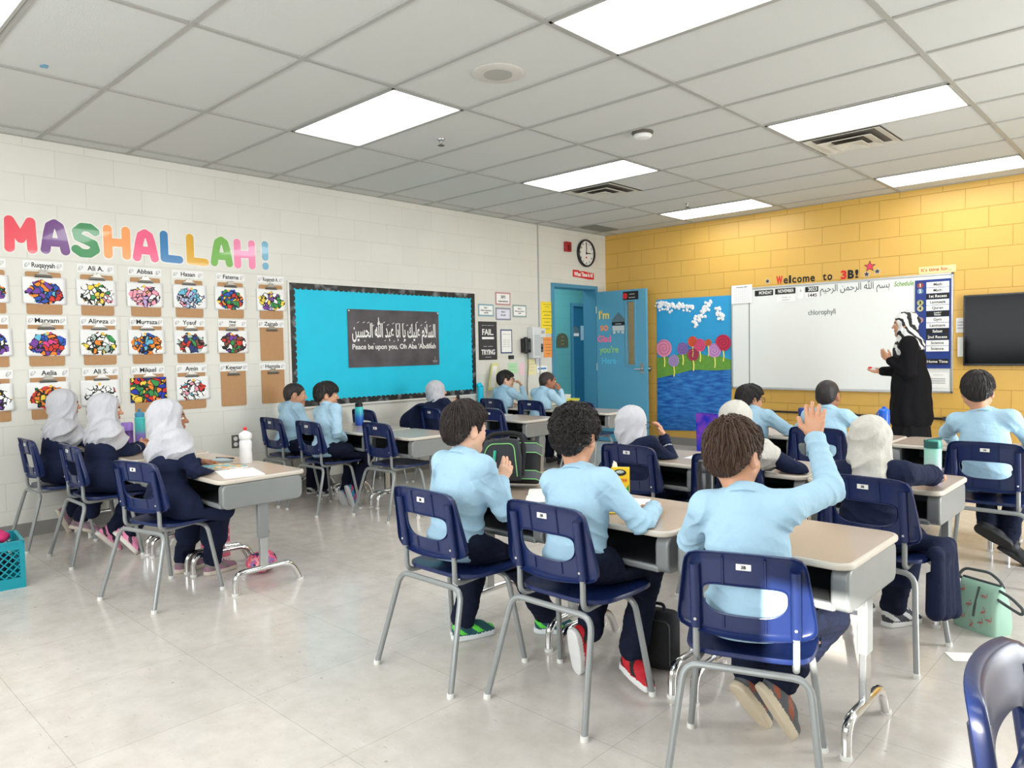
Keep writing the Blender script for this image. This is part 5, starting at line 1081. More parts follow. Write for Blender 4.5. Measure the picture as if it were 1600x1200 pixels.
    if kind=='boy':
        build_hair(hc,Rh,hair or {},min(res,.0055)*.8,HAIR[haircol],body,org,sd)
    else:
        S=SDF(); T=lambda x,y,z: hc+Rh@V3(x,y,z)
        S.ell(T(0,-.014,.026),[.087,.103,.092],Rh,.02); S.ell(T(0,.014,-.045),[.072,.075,.075],Rh,.04); S.ell(T(0,-.040,-.055),[.070,.062,.075],Rh,.05)
        S.cone(T(0,-.005,-.08),sh+f*.01-u*(0 if cape else -.012),.070,.085 if cape else .074,.05)
        if cape: S.ell(sh-u*.05+f*.008,[.165,.118,.105],Rt,.05)
        S.ell(sh+f*.075-u*.07,[.09,.04,.10],Rt,.05)
        if cape:
            for a_,e_ in ((SR,ER),(SL,EL)): S.cone(a_-u*.005,a_+(e_-a_)*ca,.078,.064,.04)
        if tail is not None:
            for a,b_,ra,rb in tail: S.cone(a,b_,ra,rb,.04)
        def fo(P,d):
            Q=(P-hc)@Rh; ph=np.arctan2(Q[:,0],Q[:,1]+.01); low=np.clip((-.02-Q[:,2])/.12,0,1); amp=.0048+.0085*low
            cr=lambda x: 1-2*np.abs(np.sin(x))**.7
            g=cr(ph*4.5+Q[:,2]*21+1.6*wob(Q,15,sd))*.6+.55*cr(Q[:,2]*46-Q[:,1]*26+ph*2+1.6*wob(Q,18,sd+2))*np.clip(.25-Q[:,1]*6,0.25,1); return d-amp*g-wob(Q,40,sd)*.0018
        S.fn(fo); S.sub(T(0,.102,-.010),[.056,.064,.072],Rh,.008); S.fn(FC)
        build_sdf('scarf',S,res*.9,scarf or M_scarf,body,None,org)
    if glasses:
        b=MB(); G=lambda x,y,z: Vector(tuple(hc+Rh@V3(x,y,z)-org))
        for sx in (-1,1):
            b.tube([G(sx*.031+.0235*math.cos(a),.098-.004*abs(math.cos(a)),.001+.018*math.sin(a)) for a in np.linspace(0,2*PI,16,endpoint=False)],.0022,6,closed=True)
            b.tube([G(sx*.054,.094,.006),G(sx*.077,.07,.006),G(sx*.080,-.005,.004)],.0022,6)
        b.tube([G(-.009,.099,.004),G(.009,.099,.004)],.0022,6); b.build('glasses',M_frame,body)
    return body
SH_GREEN=shoemats('green',(30,84,92),(96,220,70),(226,232,232),(40,110,100)); SH_RED=shoemats('red',(196,26,40),(30,30,32),(232,232,230),(200,30,44)); SH_GREY=shoemats('grey',(86,88,90),(150,82,58),(206,192,168),(120,120,122))
SH_BLUE=shoemats('blue',(40,130,176),(180,60,100),(220,222,224),(60,150,190)); SH_BLACK=shoemats('black',(28,28,30),(44,44,48),(34,34,36),(60,60,62)); SH_PINK=shoemats('pink',(232,140,176),(40,40,48),(222,214,206),(240,170,200)); SH_WHT=shoemats('whitecanvas',(60,62,70),(226,226,226),(232,232,230)); SH_TAN=shoemats('mauve',(150,110,130),(120,110,110),(206,196,180))
FLAT=(0,0,1)
P_=person
# nearest row
P_('boy in light blue polo opening a black and green lunch bag, green sneakers',(4.0,-6.585,.50),(4.0,-6.53,.80),(3.985,-6.50,.965),yaw=-6,pitch=-2,wr=(4.03,-6.335,.725),wl=(3.86,-6.30,.70),er=(.55,-.2,-.8),hr=dict(d=(.12,.45,.9),n=(-.85,.5,-.1),curl=(.25,.35,.45,.55)),
   fr=((4.085,-6.10,0),(.75,.65,0),FLAT),fl=((3.85,-6.40,0),(.35,.9,0),FLAT),hair=dict(top=.020,side=.008,front=.048,amp=.0035,freq=18,fringe=1,strands=3800,rad=.0012),haircol='dark',skin='a',res=.0042,shoes=SH_GREEN)
P_('curly dark-haired boy in light blue polo leaning on the desk, red and white sneakers',(4.56,-6.49,.50),(4.525,-6.42,.768),(4.495,-6.395,.955),yaw=12,pitch=-6,wr=(4.70,-6.165,.668),wl=(4.40,-6.13,.668),er=(.75,-.2,-.75),hr=dict(d=(-.55,.8,.02),n=(0,0,-1),curl=(.3,.35,.4,.5)),hl=dict(d=(.5,.8,0),n=(0,0,-1)),
   fr=((4.645,-6.255,.02),(.88,-.42,-.12),(.1,.1,1)),fl=((4.47,-6.40,.135),(-.10,.28,-.95),(.25,.93,.27)),kl=(-.2,.9,.5),hair=dict(top=.026,side=.018,front=.045,amp=.0075,kind='curly',nape=-.070,fringe=1,strands=4200,rad=.0015,slen=.05,lift=.009),haircol='black',skin='b',res=.0042,shoes=SH_RED)
P_('boy in light blue polo raising his right hand, brown hair, grey sneakers',(5.262,-6.525,.475),(5.225,-6.475,.775),(5.175,-6.445,.945),yaw=-4,pitch=-4,roll=-4,body_yaw=16,wr=(5.315,-6.15,.985),wl=(5.04,-6.22,.668),er=(.7,.1,-.7),hr=dict(d=(-.02,.10,1),n=(-.15,1,-.1),curl=(.08,.06,.10,.14),thumb=.2,spread=.10),
   fr=((5.235,-6.34,.125),(.40,.30,-.80),(.30,.60,.65)),fl=((5.145,-6.33,.105),(.30,.42,-.70),(0,.6,.7)),kr=(.2,1,-.3),kl=(-.2,1,-.3),ll=(.275,.265),hair=dict(top=.022,side=.010,front=.05,amp=.0045,freq=14,fringe=1,nape=-.062,strands=3800,rad=.0013,lift=.006),haircol='brown',skin='b',res=.0042,shoes=SH_GREY)
# front left girls
P_('girl in navy dress and white scarf nearest the block wall, partly hidden',(.33,-7.100,.50),(.31,-7.030,.80),(.265,-6.99,.965),yaw=-4,pitch=-4,wr=(.30,-6.70,.668),wl=(.14,-6.74,.668),kind='girl',skin='b',res=.008,fr=((.32,-6.95,.05),(.4,.8,-.3),(0,.3,1)),fl=((.12,-7.02,.12),(-.1,.4,-.9),(0,.9,.3)),shoes=SH_TAN)
P_('girl in navy dress and white scarf with both hands clasped over the desk',(1.0,-7.010,.50),(.93,-6.945,.80),(.845,-6.90,.945),yaw=-14,pitch=-4,wr=(.865,-6.69,.675),wl=(.79,-6.66,.675),hr=dict(d=(-.5,.8,.15),n=(-.6,-.4,-.4),curl=(.6,.6,.65,.7)),hl=dict(d=(.6,.7,.15),n=(.6,-.3,-.4),curl=(.6,.6,.65,.7)),kind='girl',skin='b',res=.007,fr=((1.10,-6.93,.10),(.5,.5,-.7),(.2,.8,.5)),fl=((.92,-6.98,.08),(.1,.6,-.7),(0,.8,.5)),shoes=SH_PINK,
   draws=[((.86,-7.02,.42),(.80,-7.0,.26),.07,.05)])
P_('girl in navy dress and white scarf facing the board beside the white bottle desk',(2.13,-7.020,.50),(2.02,-6.960,.795),(1.93,-6.915,.94),yaw=-20,pitch=0,wr=(2.16,-6.74,.60),wl=(1.88,-6.72,.66),er=(.8,-.3,-.6),hr=dict(d=(.1,.9,-.3),n=(0,-.2,-1)),kind='girl',skin='c',res=.0062,fr=((1.98,-6.70,0),(-.1,1,0),FLAT),fl=((1.80,-6.80,0),(-.2,1,0),FLAT),shoes=SH_TAN,
   draws=[((2.25,-6.95,.47),(2.30,-6.78,.44),.085,.06)])
# second row left
P_('boy with very short black hair against the block wall, light blue polo',(.33,-5.270,.50),(.33,-5.220,.80),(.355,-5.19,.935),yaw=-28,pitch=-4,wr=(.42,-5.0,.60),wl=(.24,-4.98,.668),hair=dict(strands=0,top=.006,side=.004,front=.045,amp=.0015,nape=-.06),haircol='black',skin='b',res=.008,shoes=SH_WHT)
P_('boy with a straight black fringe and blue and white sneakers, light blue polo',(.95,-5.270,.50),(.90,-5.210,.80),(.83,-5.17,.945),yaw=-26,pitch=-3,wr=(.98,-5.10,.575),wl=(.80,-5.0,.60),er=(.6,-.5,-.6),hr=dict(d=(-.3,.9,-.2),n=(0,0,-1)),hair=dict(top=.016,side=.010,front=.030,amp=.0022,freq=22,fringe=1,nape=-.06),haircol='black',skin='b',res=.0068,shoes=SH_BLUE,fr=((1.02,-5.12,.12),(.1,.25,-.95),(.2,.95,.2)),fl=((.90,-5.10,.06),(.35,.3,-.85),(-.3,.9,.35)))
# third, fourth rows left
P_('girl in white scarf leaning forward below the bulletin board, dark object in hand',(.70,-3.86,.50),(.64,-3.775,.765),(.565,-3.715,.895),yaw=-24,pitch=2,wr=(.62,-3.50,.745),wl=(.47,-3.52,.672),er=(.7,.1,-.7),hr=dict(d=(-.3,.4,.85),n=(-.8,.5,0),curl=(.6,.6,.6,.6)),kind='girl',skin='a',res=.008,shoes=SH_TAN,cape=False,draws=[((.56,-3.90,.66),(.42,-3.92,.58),.13,.13)])
P_('boy in glasses with a hand at his mouth, by the telephone wall',(.30,-2.500,.50),(.30,-2.440,.80),(.285,-2.40,.955),yaw=-40,pitch=0,wr=(.42,-2.27,.87),wl=(.2,-2.25,.668),er=(.5,.2,-.85),hr=dict(d=(-.35,-.15,.7),n=(-.6,-.6,.3),curl=(.55,.6,.65,.7)),hair=dict(top=.014,side=.008,front=.04,amp=.0025,fringe=1),haircol='black',skin='a',res=.008,glasses=True,shoes=SH_BLACK)
P_('boy in light blue polo resting his cheeks on both hands, cropped brown hair',(.87,-2.500,.50),(.88,-2.420,.795),(.90,-2.36,.945),yaw=-30,pitch=-2,wr=(.985,-2.245,.84),wl=(.84,-2.22,.84),er=(.5,.1,-.9),el=(-.4,.1,-.9),hr=dict(d=(-.25,-.3,.9),n=(-.8,-.3,.1),curl=(.3,.3,.35,.4)),hl=dict(d=(.3,-.3,.9),n=(.7,-.4,.1)),hair=dict(strands=0,top=.004,side=.003,front=.05,amp=.0012,nape=-.058),haircol='dark',skin='c',res=.008,shoes=SH_BLACK)
# centre, second row
P_('girl in navy jacket and white scarf touching her face, next to the pencil desk',(3.84,-5.020,.48),(3.78,-4.950,.70),(3.745,-4.90,.835),yaw=-14,pitch=-6,wr=(3.865,-4.745,.755),wl=(3.62,-4.75,.668),er=(.5,.3,-.8),hr=dict(d=(-.25,-.15,.9),n=(-.7,-.5,.1),curl=(.45,.5,.55,.6)),kind='girl',skin='b',res=.0058,shoes=SH_TAN,glasses=True,cape=False)
P_('girl in white scarf and navy jacket hidden behind the raised-hand boy',(4.50,-5.040,.48),(4.47,-4.960,.735),(4.395,-4.86,.885),yaw=10,pitch=-8,wr=(4.62,-4.74,.668),wl=(4.3,-4.74,.668),er=(.9,-.1,-.4),kind='girl',skin='b',res=.0064,scarf=M_scarf2,shoes=SH_TAN,ca=.25)
P_('girl in cream scarf and navy dress with one arm along the desk edge',(5.23,-5.290,.48),(5.21,-5.220,.735),(5.185,-5.17,.865),yaw=4,pitch=-6,wr=(5.36,-4.80,.672),wl=(4.93,-4.86,.672),er=(.9,-.1,.1),el=(-.9,-.1,.1),hr=dict(d=(-.8,.5,0),n=(0,0,-1)),kind='girl',skin='b',res=.0055,scarf=M_scarf2,cape=False,shoes=SH_WHT,fr=((5.24,-5.0,0),(.5,.85,0),FLAT),fl=((5.08,-5.0,0),(.1,1,0),FLAT),
   tail=[((5.185,-5.235,.79),(5.205,-5.335,.66),.062,.040),((5.23,-5.26,.76),(5.285,-5.32,.70),.05,.03)],draws=[((5.30,-5.2,.46),(5.475,-5.18,.435),.055,.035)]+[((5.472,-5.29+.07*i,.43),(5.478+.006*(i%2),-5.31+.085*i,.20-.02*i),.032,.036) for i in range(4)])
# centre, third row
P_('boy in glasses below the whiteboard corner, light blue polo, short black hair',(3.82,-3.510,.50),(3.81,-3.420,.755),(3.775,-3.385,.892),yaw=-30,pitch=-2,wr=(3.99,-3.18,.668),wl=(3.68,-3.2,.668),er=(.8,-.1,-.5),hr=dict(d=(.6,.7,0),n=(0,0,-1)),hair=dict(top=.016,side=.012,front=.045,amp=.003,fringe=1),haircol='black',skin='b',res=.007,glasses=True,shoes=SH_BLACK)
P_('boy with close-cropped black hair seen from behind, below the whiteboard',(4.39,-3.560,.50),(4.385,-3.500,.79),(4.375,-3.46,.945),yaw=2,pitch=0,wr=(4.53,-3.2,.668),wl=(4.26,-3.2,.668),er=(.9,-.2,-.3),el=(-.9,-.2,-.3),hair=dict(strands=0,top=.005,side=.003,front=.05,amp=.001,nape=-.06),haircol='black',skin='c',res=.0065,shoes=SH_BLACK)
P_('boy with thick black hair at the far right, seen from behind',(5.38,-3.810,.52),(5.345,-3.750,.83),(5.315,-3.74,1.01),yaw=8,pitch=-4,wr=(5.50,-3.30,.672),wl=(5.10,-3.32,.672),er=(.8,-.2,-.4),el=(-.9,-.2,-.2),hair=dict(top=.020,side=.012,front=.045,amp=.0025,freq=20,fringe=1,nape=-.058),haircol='black',skin='b',res=.006,shw=.13,shoes=SH_BLACK,fr=((5.44,-3.56,.045),(.75,-.1,-.4),(.1,.3,.9)),fl=((5.34,-3.62,.17),(.8,.05,-.42),(.05,.85,.45)))
# ---------------------------------------------------------------- teacher
def teacher():
    org=V3(4.22,-.9,0); fw=V3(-1,-.12,0); fw=nrm(fw); r=nrm(np.cross(fw,V3(0,0,1))); u=V3(0,0,1); Rt=np.stack([r,fw,u],1); res=.0085
    hc=V3(4.165,-.905,1.475); Rh=np.stack([r,fw,u],1)@RX(-.03); s=1.08
    A=lambda x,y,z: org+Rt@V3(x,y,z)
    SR,SL=A(.165,0,1.285),A(-.165,.0,1.285)     # r = right hand side (towards the wall), left side faces the camera
    wL=V3(4.075,-1.03,1.135); wR=V3(3.975,-.94,1.03)
    EL=ik(SL,wL,.27,.235,V3(.5,-.3,-.9)); ER=ik(SR,wR,.27,.24,V3(.4,.3,-.9))
    S=SDF(); head_sdf(S,hc,Rh,s); S.cone(hc+Rh@V3(0,-.02,-.06),A(0,0,1.26),.05,.055,.02); S.ell(A(0,0,1.12),[.13,.085,.18],Rt,.03); S.ell(A(0,0,.85),[.13,.1,.14],Rt,.05); S.cone(SL,SR,.045,.045,.03)
    for a,e,w in ((SR,ER,wR),(SL,EL,wL)): S.cone(a,e,.032,.024,.02); S.cone(e,w,.022,.021,.01)
    for sx in (-1,1): S.cone(A(sx*.09,0,.8),A(sx*.08,.01,.45),.075,.055,.03); S.cone(A(sx*.08,.01,.45),A(sx*.08,0,.1),.05,.035,.03)
    lo,hi=S.bounds(); vs,qs=snet(S,lo,hi,.0065); mi=head_mat(hc,Rh,s)(vs[qs].mean(1))
    for W,d,n,fl,cu,th in ((wL,(-.75,.05,.62),(.35,.9,.3),-1,(.25,.25,.3,.35),.5),(wR,(-1,0,-.05),(-.1,-.15,1),1,(.12,.25,.35,.4),.8)):
        HS=hand_sdf(W,d,n,fl,1.22,cu,th,.08); l2,h2=HS.bounds(); v2,q2=snet(HS,l2,h2,.0045); qs=np.concatenate([qs,q2+len(vs)]); vs=np.concatenate([vs,v2]); mi=np.concatenate([mi,np.zeros(len(q2),int)])
    body=mesh_np('person',vs-org,qs,[SKIN['b'],M_lip,M_eyew,M_iris,M_brow],None,mi); body.location=org
    tag(body,'woman in a long black cardigan and zebra-striped scarf, gesturing by the whiteboard','person')
    mc=M('black_knit',(22,22,25),.92,bump=.2,scale=260,spec=.15)
    S=SDF(); S.ell(A(0,.0,1.12),[.165,.125,.20],Rt,.05); S.ell(A(0,.005,.92),[.165,.15,.2],Rt,.06); S.cone(A(0,0,.9),A(0,-.0,.60),.165,.185,.06); S.cone(SL,SR,.068,.068,.05); S.cone(A(0,0,1.27),SL,.06,.062,.03)
    for a,e,w in ((SR,ER,wR),(SL,EL,wL)): S.cone(a,e,.072,.058,.04); S.cone(e,e+(w-e)*.97,.056,.046,.03)
    S.fn(lambda P,d: d-np.sin(np.arctan2(P[:,1]-org[1],P[:,0]-org[0])*11+2*wob(P,9,3))*.006*np.clip((1.0-P[:,2])/.4,0,1)-wob(P,40,2)*.003)
    S.cut(A(0,0,.505),(0,0,-1),.01); build_sdf('cardigan',S,res,mc,body,None,org)
    S=SDF(); S.cone(A(0,0,.72),A(0,0,.10),.14,.20,.03); S.fn(lambda P,d: d-np.sin(np.arctan2(P[:,1]-org[1],P[:,0]-org[0])*13+2*wob(P,7,1))*.008*np.clip((.8-P[:,2])/.6,0,1)); S.cut(A(0,0,.03),(0,0,-1),.005); S.cut(A(0,0,.74),(0,0,1),.005)
    build_sdf('skirt',S,.012,M('black_skirt',(18,18,21),.8,bump=.15,scale=120,spec=.2),body,None,org)
    for sx in (-1,1): shoe('shoe',A(sx*.08,.02,0),fw,(0,0,1),SH_BLACK,body,org,.008,1.2)
    # patterned scarf
    m,nt,p=nodes('zebra_scarf'); tc=nt.nodes.new('ShaderNodeTexCoord'); wv=nt.nodes.new('ShaderNodeTexWave'); wv.inputs['Scale'].default_value=5.2; wv.inputs['Distortion'].default_value=7; wv.inputs['Detail'].default_value=1.5; wv.inputs['Detail Scale'].default_value=1.6; wv.bands_direction='DIAGONAL'
    nt.links.new(tc.outputs['Object'],wv.inputs[0]); rp=nt.nodes.new('ShaderNodeValToRGB'); rp.color_ramp.interpolation='CONSTANT'; e=rp.color_ramp.elements; e[0].color=(.012,.012,.014,1); e[1].position=.42; e[1].color=(.8,.8,.79,1); nt.links.new(wv.outputs['Fac'],rp.inputs[0]); nt.links.new(rp.outputs[0],p.inputs['Base Color']); p.inputs['Roughness'].default_value=.7
    S=SDF(); T=lambda x,y,z: hc+Rh@(V3(x,y,z)*s)
    S.ell(T(0,-.018,.028),[.095,.112,.098],Rh,.02); S.ell(T(0,.010,-.05),[.076,.076,.075],Rh,.04); S.cone(T(0,-.02,-.08),A(0,.0,1.29),.082,.10,.05); S.ell(A(0,.01,1.27),[.165,.115,.07],Rt,.05); S.ell(A(-.02,.10,1.18),[.10,.055,.13],Rt,.05)
    S.fn(lambda P,d: d-.004*np.sin(np.arctan2((P-hc)@r,(P-hc)@fw)*8+P[:,2]*60+2*wob(P,20,3))-wob(P,55,1)*.0025); S.sub(T(0,.106,-.012),[.10,.086,.078],Rh,.008); build_sdf('scarf',S,.0065,m,body,None,org)
teacher()
t=thing('marker_pen','red capped marker held in the woman\'s outstretched palm','marker',(3.905,-.955,1.064)); b=MB(); b.tube([(-.03,-.02,0),(.03,.02,0)],.009,10); b.build('barrel',M_white_p,t); b=MB(); b.tube([(-.045,-.03,0),(-.02,-.0133,0)],.0098,10); b.build('cap',M_redink,t)
# ---------------------------------------------------------------- things on desks and floor
TZ=.636
def bottle(x,y,label,prof,col,cap,capcol,z=TZ,group=None,grad=None,strap=False,name='water_bottle'):
    t=thing(name,label,'bottle',(x,y,z),0,group)
    if grad:
        m,nt,p=nodes('bottle_'+col); tc=nt.nodes.new('ShaderNodeTexCoord'); sp=nt.nodes.new('ShaderNodeSeparateXYZ'); nt.links.new(tc.outputs['Object'],sp.inputs[0]); mr=nt.nodes.new('ShaderNodeMapRange'); mr.inputs[2].default_value=prof[-1][1]; nt.links.new(sp.outputs['Z'],mr.inputs[0])
        rp=nt.nodes.new('ShaderNodeValToRGB'); e=rp.color_ramp.elements; e[0].position=grad[0][0]; e[0].color=(*lin(grad[0][1]),1); e[1].position=grad[1][0]; e[1].color=(*lin(grad[1][1]),1)
        for q,c in grad[2:]: k=e.new(q); k.color=(*lin(c),1)
        nt.links.new(mr.outputs[0],rp.inputs[0]); nt.links.new(rp.outputs[0],p.inputs['Base Color']); p.inputs['Roughness'].default_value=.3
    else: m=M('bottle_%d_%d_%d'%col,col,.3)
    b=MB(); b.lathe([(0,0)]+prof,24); b.build('bottle_body',m,t)
    c=MB(); c.lathe(cap,20); c.build('cap',M('cap_%d_%d_%d'%capcol,capcol,.35),t); return t
bottle(.52,-6.66,'short purple insulated bottle on the desk by the block wall',[(.038,0),(.04,.006),(.04,.125),(.036,.13)],'purple',[(.041,.128),(.041,.178),(.036,.186),(0,.186)],(146,110,196),grad=[(0,(96,64,140)),(.55,(112,74,150)),(1,(70,52,110))])
t=bottle(.38,-6.52,'tall teal and violet bottle behind the purple one',[(.036,0),(.037,.005),(.037,.2),(.03,.21)],'teal_violet',[(.032,.208),(.034,.235),(.026,.245),(0,.247)],(70,150,190),grad=[(0,(130,110,190)),(.35,(140,120,196)),(.55,(80,190,190)),(1,(72,196,190))])
c=MB(); c.tube([(-.02,0,.24),(-.018,0,.268),(.018,0,.268),(.02,0,.24)],.005,8,fil=.012); c.build('carry_loop',M('loop_teal',(50,140,170),.4),t)
bottle(1.98,-6.48,'white squeeze bottle with a red spout on the front left desk',[(.034,0),(.037,.008),(.037,.06),(.034,.075),(.036,.09),(.037,.128),(.028,.142),(.037,.152),(.038,.166)],(238,238,238),[(.039,.163),(.038,.178),(.024,.19),(.012,.194),(.011,.2)],(240,240,240))
r_=MB(); r_.lathe([(.010,.196),(.011,.214),(.007,.22),(0,.221)],14); r_.build('red_spout',M_redink,bpy.data.objects['water_bottle.002'])
bottle(.62,-4.70,'bottle fading from aqua to deep blue with a black lid, second row left',[(.037,0),(.038,.005),(.038,.165),(.032,.175)],'aqua_blue',[(.034,.172),(.035,.2),(.025,.212),(.012,.215),(.010,.232),(0,.234)],(26,28,32),grad=[(0,(30,60,170)),(.4,(30,110,200)),(.8,(60,196,206)),(1,(70,210,210))])
t=bottle(5.30,-4.62,'mint to lilac frosted bottle with a green flip lid, on the right desk',[(.036,0),(.038,.006),(.038,.14),(.036,.147)],'mint_lilac',[(.037,.145),(.039,.152),(.039,.176),(.033,.186),(0,.188)],(44,150,136),grad=[(.25,(186,160,206)),(.5,(170,206,202)),(1,(150,216,200))])
c=MB(); c.box(-.03,.03,-.042,-.034,.15,.18); c.tube([(-.028,-.036,.18),(.03,.03,.192)],.008,8); c.build('lid_lever',M('lever_dark',(24,84,80),.4),t)
bottle(4.03,-3.02,'dark blue bottle on the desk below the whiteboard, left one',[(.034,0),(.035,.005),(.035,.13),(.03,.14)],(20,58,120),[(.036,.138),(.036,.175),(.03,.182),(0,.183)],(22,50,130))
t=bottle(4.60,-3.0,'bright blue bottle with a looped lid, near the teacher',[(.037,0),(.038,.005),(.038,.15),(.034,.16)],(30,92,196),[(.036,.158),(.037,.185),(.026,.196),(0,.2)],(36,104,214))
c=MB(); c.tube([(-.03,0,.18),(-.05,0,.16),(-.045,0,.13),(-.036,0,.12)],.005,8,fil=.015); c.tube([(-.012,0,.196),(0,0,.212),(.014,0,.196)],.006,8,fil=.01); c.build('lid_loop',MATS['cap_36_104_214'],t)
b_=bottle(4.80,-5.94,'tall black bottle at the back corner of the crayon-box desk',[(.032,0),(.033,.005),(.033,.15),(.028,.16)],(30,30,32),[(.034,.158),(.034,.19),(.029,.2),(0,.202)],(20,20,22))
# crayon box, bigger than a cup: yellow with green band and lettering
t=thing('crayon_box','yellow and green crayon box standing on the nearest middle desk','box',(4.32,-5.85,TZ),math.radians(28)); t.scale=(1.12,1.12,1.15); b=MB(); b.box(-.036,.036,-.014,.014,0,.1); b.build('carton',M('crayon_yellow',(250,206,30),.5),t,bevel=.001)
b=MB(); b.prism([(-.036,0),(.036,0),(.036,.036),(.018,.008),(-.01,.0)],-.0152,-.0142); b.build('green_band',M('crayon_green',(40,150,70),.5),t,smooth=False)
b=MB(); b.prism([(.026*math.cos(a),.081+.013*math.sin(a)) for a in np.linspace(0,2*PI,20,endpoint=False)],-.0152,-.0142); b.build('oval_patch',M_ink,t,smooth=False)
b=MB(); b.prism([(.016*math.cos(a),.084+.006*math.sin(a)) for a in np.linspace(0,2*PI,16,endpoint=False)],-.0158,-.0152); b.build('white_patch',M_paper,t,smooth=False)
text('Crayola',.011,M('crayon_logo',(40,120,60),.5),t,0,-.0162,.084,width=.024); text('CRAYONS',.016,M('crayon_orange',(226,110,36),.5),t,0,-.0148,.05,bold=.0006,width=.056)
b=MB(); b.lathe([(0,.001),(.011,.001),(.011,0)],16,(-.006,-.0142,.018),axis='Y'); b.build('red_dot',M_redink,t)
b=MB(); b.prism([(-.034,.1),(-.012,.1),(-.016,.118),(-.028,.125)],.006,.008); b.build('open_flap',M_paper,t,smooth=False)
def sheet(x,y,label,w,h,rz,mat,name='paper_sheet',cat='paper',z=TZ,th=.001,lines=True,group=None):
    t=thing(name,label,cat,(x,y,z),math.radians(rz),group); b=MB(); b.box(-w/2,w/2,-h/2,h/2,0,th); b.build('page',mat,t,smooth=False)
    if lines:
        b=MB(); [b.box(-w*.4,w*(.4-.2*(i%3==2)),h*(.36-.1*i)-.001,h*(.36-.1*i)+.001,th,th+.0003) for i in range(8)]; b.build('ruled_lines',M('rule_grey',(210,212,216),.7),t,smooth=False)
    return t
sheet(2.34,-6.70,'blank white paper at the near edge of the front left desk',.28,.21,-14,M_paper,th=.006,lines=False)
sheet(1.34,-6.60,'small yellow paper slip on the second front left desk',.11,.06,20,MATS['yellow_paper'],lines=False)
sheet(4.47,-6.06,'white worksheet in front of the curly-haired boy',.21,.26,24,M_paper)
sheet(4.10,-4.62,'white paper under the pencil on the second row desk',.2,.26,4,M('paper_soft',(236,238,242),.8),lines=False)
sheet(4.36,-4.70,'white paper on the desk behind the raised-hand boy',.21,.28,-8,MATS['paper_soft'],lines=False)
sheet(5.555,-5.20,'white paper scrap on the floor behind the mint bag',.11,.09,35,M_paper,z=.001,lines=False)
def openbook(x,y,rz,label,s=1.0):
    t=thing('open_book',label,'book',(x,y,TZ),math.radians(rz)); b=MB(); n=8
    for sx in (-1,1):
        vs=[];fs=[]
        for i in range(n+1):
            u=i/n; z=.018*math.sin(min(1,u*1.6)*PI*.5)*(1-u*.75)+.003
            for v in (-.13,.13): vs+= [(sx*u*.18*s,v*s,z),(sx*u*.18*s,v*s,0)]
        for i in range(n): a=4*i; fs+=[(a,a+4,a+6,a+2),(a+1,a+3,a+7,a+5),(a,a+1,a+5,a+4),(a+2,a+6,a+7,a+3)]
        fs.append((4*n,4*n+1,4*n+3,4*n+2)); b.add(vs,fs)
    b.build('pages',M_paper,t,angle=.8); b=MB(); b.box(-.185*s,.185*s,-.135*s,.135*s,.0,.0025); b.build('cover',M('cover_grey',(60,66,74),.5),t,smooth=False); return t
openbook(4.13,-6.12,-52,'open white book beside the lunch bag on the desk',.8)
t=thing('picture_book','thin picture book with a landscape cover on the front left desk','book',(2.05,-6.66,TZ),math.radians(16)); b=MB(); b.box(-.13,.13,-.07,.07,0,.008); b.build('pages',M_paper,t,smooth=False)
mcv,nt,p=nodes('picture_cover'); tc=nt.nodes.new('ShaderNodeTexCoord'); nz=nt.nodes.new('ShaderNodeTexNoise'); nz.inputs['Scale'].default_value=14; nt.links.new(tc.outputs['Object'],nz.inputs[0]); rp=nt.nodes.new('ShaderNodeValToRGB'); rp.color_ramp.interpolation='CONSTANT'; e=rp.color_ramp.elements; e[0].color=(*lin((90,170,190)),1); e[1].position=.42; e[1].color=(*lin((150,200,210)),1)
for q,c in ((.52,(232,206,90)),(.58,(226,140,80)),(.64,(236,236,236))): k=e.new(q); k.color=(*lin(c),1)
nt.links.new(nz.outputs['Fac'],rp.inputs[0]); nt.links.new(rp.outputs[0],p.inputs['Base Color']); b=MB(); b.box(-.13,.13,-.07,.07,.008,.0095); b.build('cover',mcv,t,smooth=False)
t=thing('pencil_pouch','clear plastic zip pouch with a dark zip, beside the picture book','pouch',(1.80,-6.55,TZ),math.radians(24)); b=MB(); b.lathe([(0,.0),(.05,.001),(.052,.012),(.03,.02),(0,.021)],18); o=b.build('pouch_body',M('clear_pouch',(176,196,204),.15),t); o.scale=(1.5,.8,1); b=MB(); b.tube([(-.07,.03,.018),(.07,.03,.018)],.004,6); b.build('zip',M_black,t)
def pencil(x,y,rz,label,rgb,z=TZ):
    t=thing('pencil',label,'pencil',(x,y,z+.004),math.radians(rz)); b=MB(); b.tube([(-.08,0,0),(.06,0,0)],.0038,6); b.build('barrel',M('pencil_%d'%rgb[0],rgb,.4),t); b=MB(); b.tube([(.06,0,0),(.08,0,0)],[.0038,.0006],6); b.build('point',M('pencil_wood',(226,190,140),.6),t)
pencil(3.80,-4.62,-4,'orange pencil lying on the second row desk',(214,130,60)); pencil(4.60,-6.20,40,'yellow and black pencil by the curly-haired boy\'s hand',(236,200,50)); pencil(5.78,-5.08,-30,'yellow pencil on the floor at the right edge',(232,196,60),.0)
t=thing('handheld_object','dark handheld object with a white mark in the leaning girl\'s hand','handheld object',(.60,-3.455,.80),math.radians(-30)); b=MB(); b.box(-.035,.035,-.012,.012,-.055,.055,rot=Matrix.Rotation(.5,3,'Y')); b.build('case',M_black,t,bevel=.004); b=MB(); b.box(-.018,.018,-.0135,-.012,-.012,.004,rot=Matrix.Rotation(.5,3,'Y')); b.build('white_mark',M_paper,t,smooth=False)
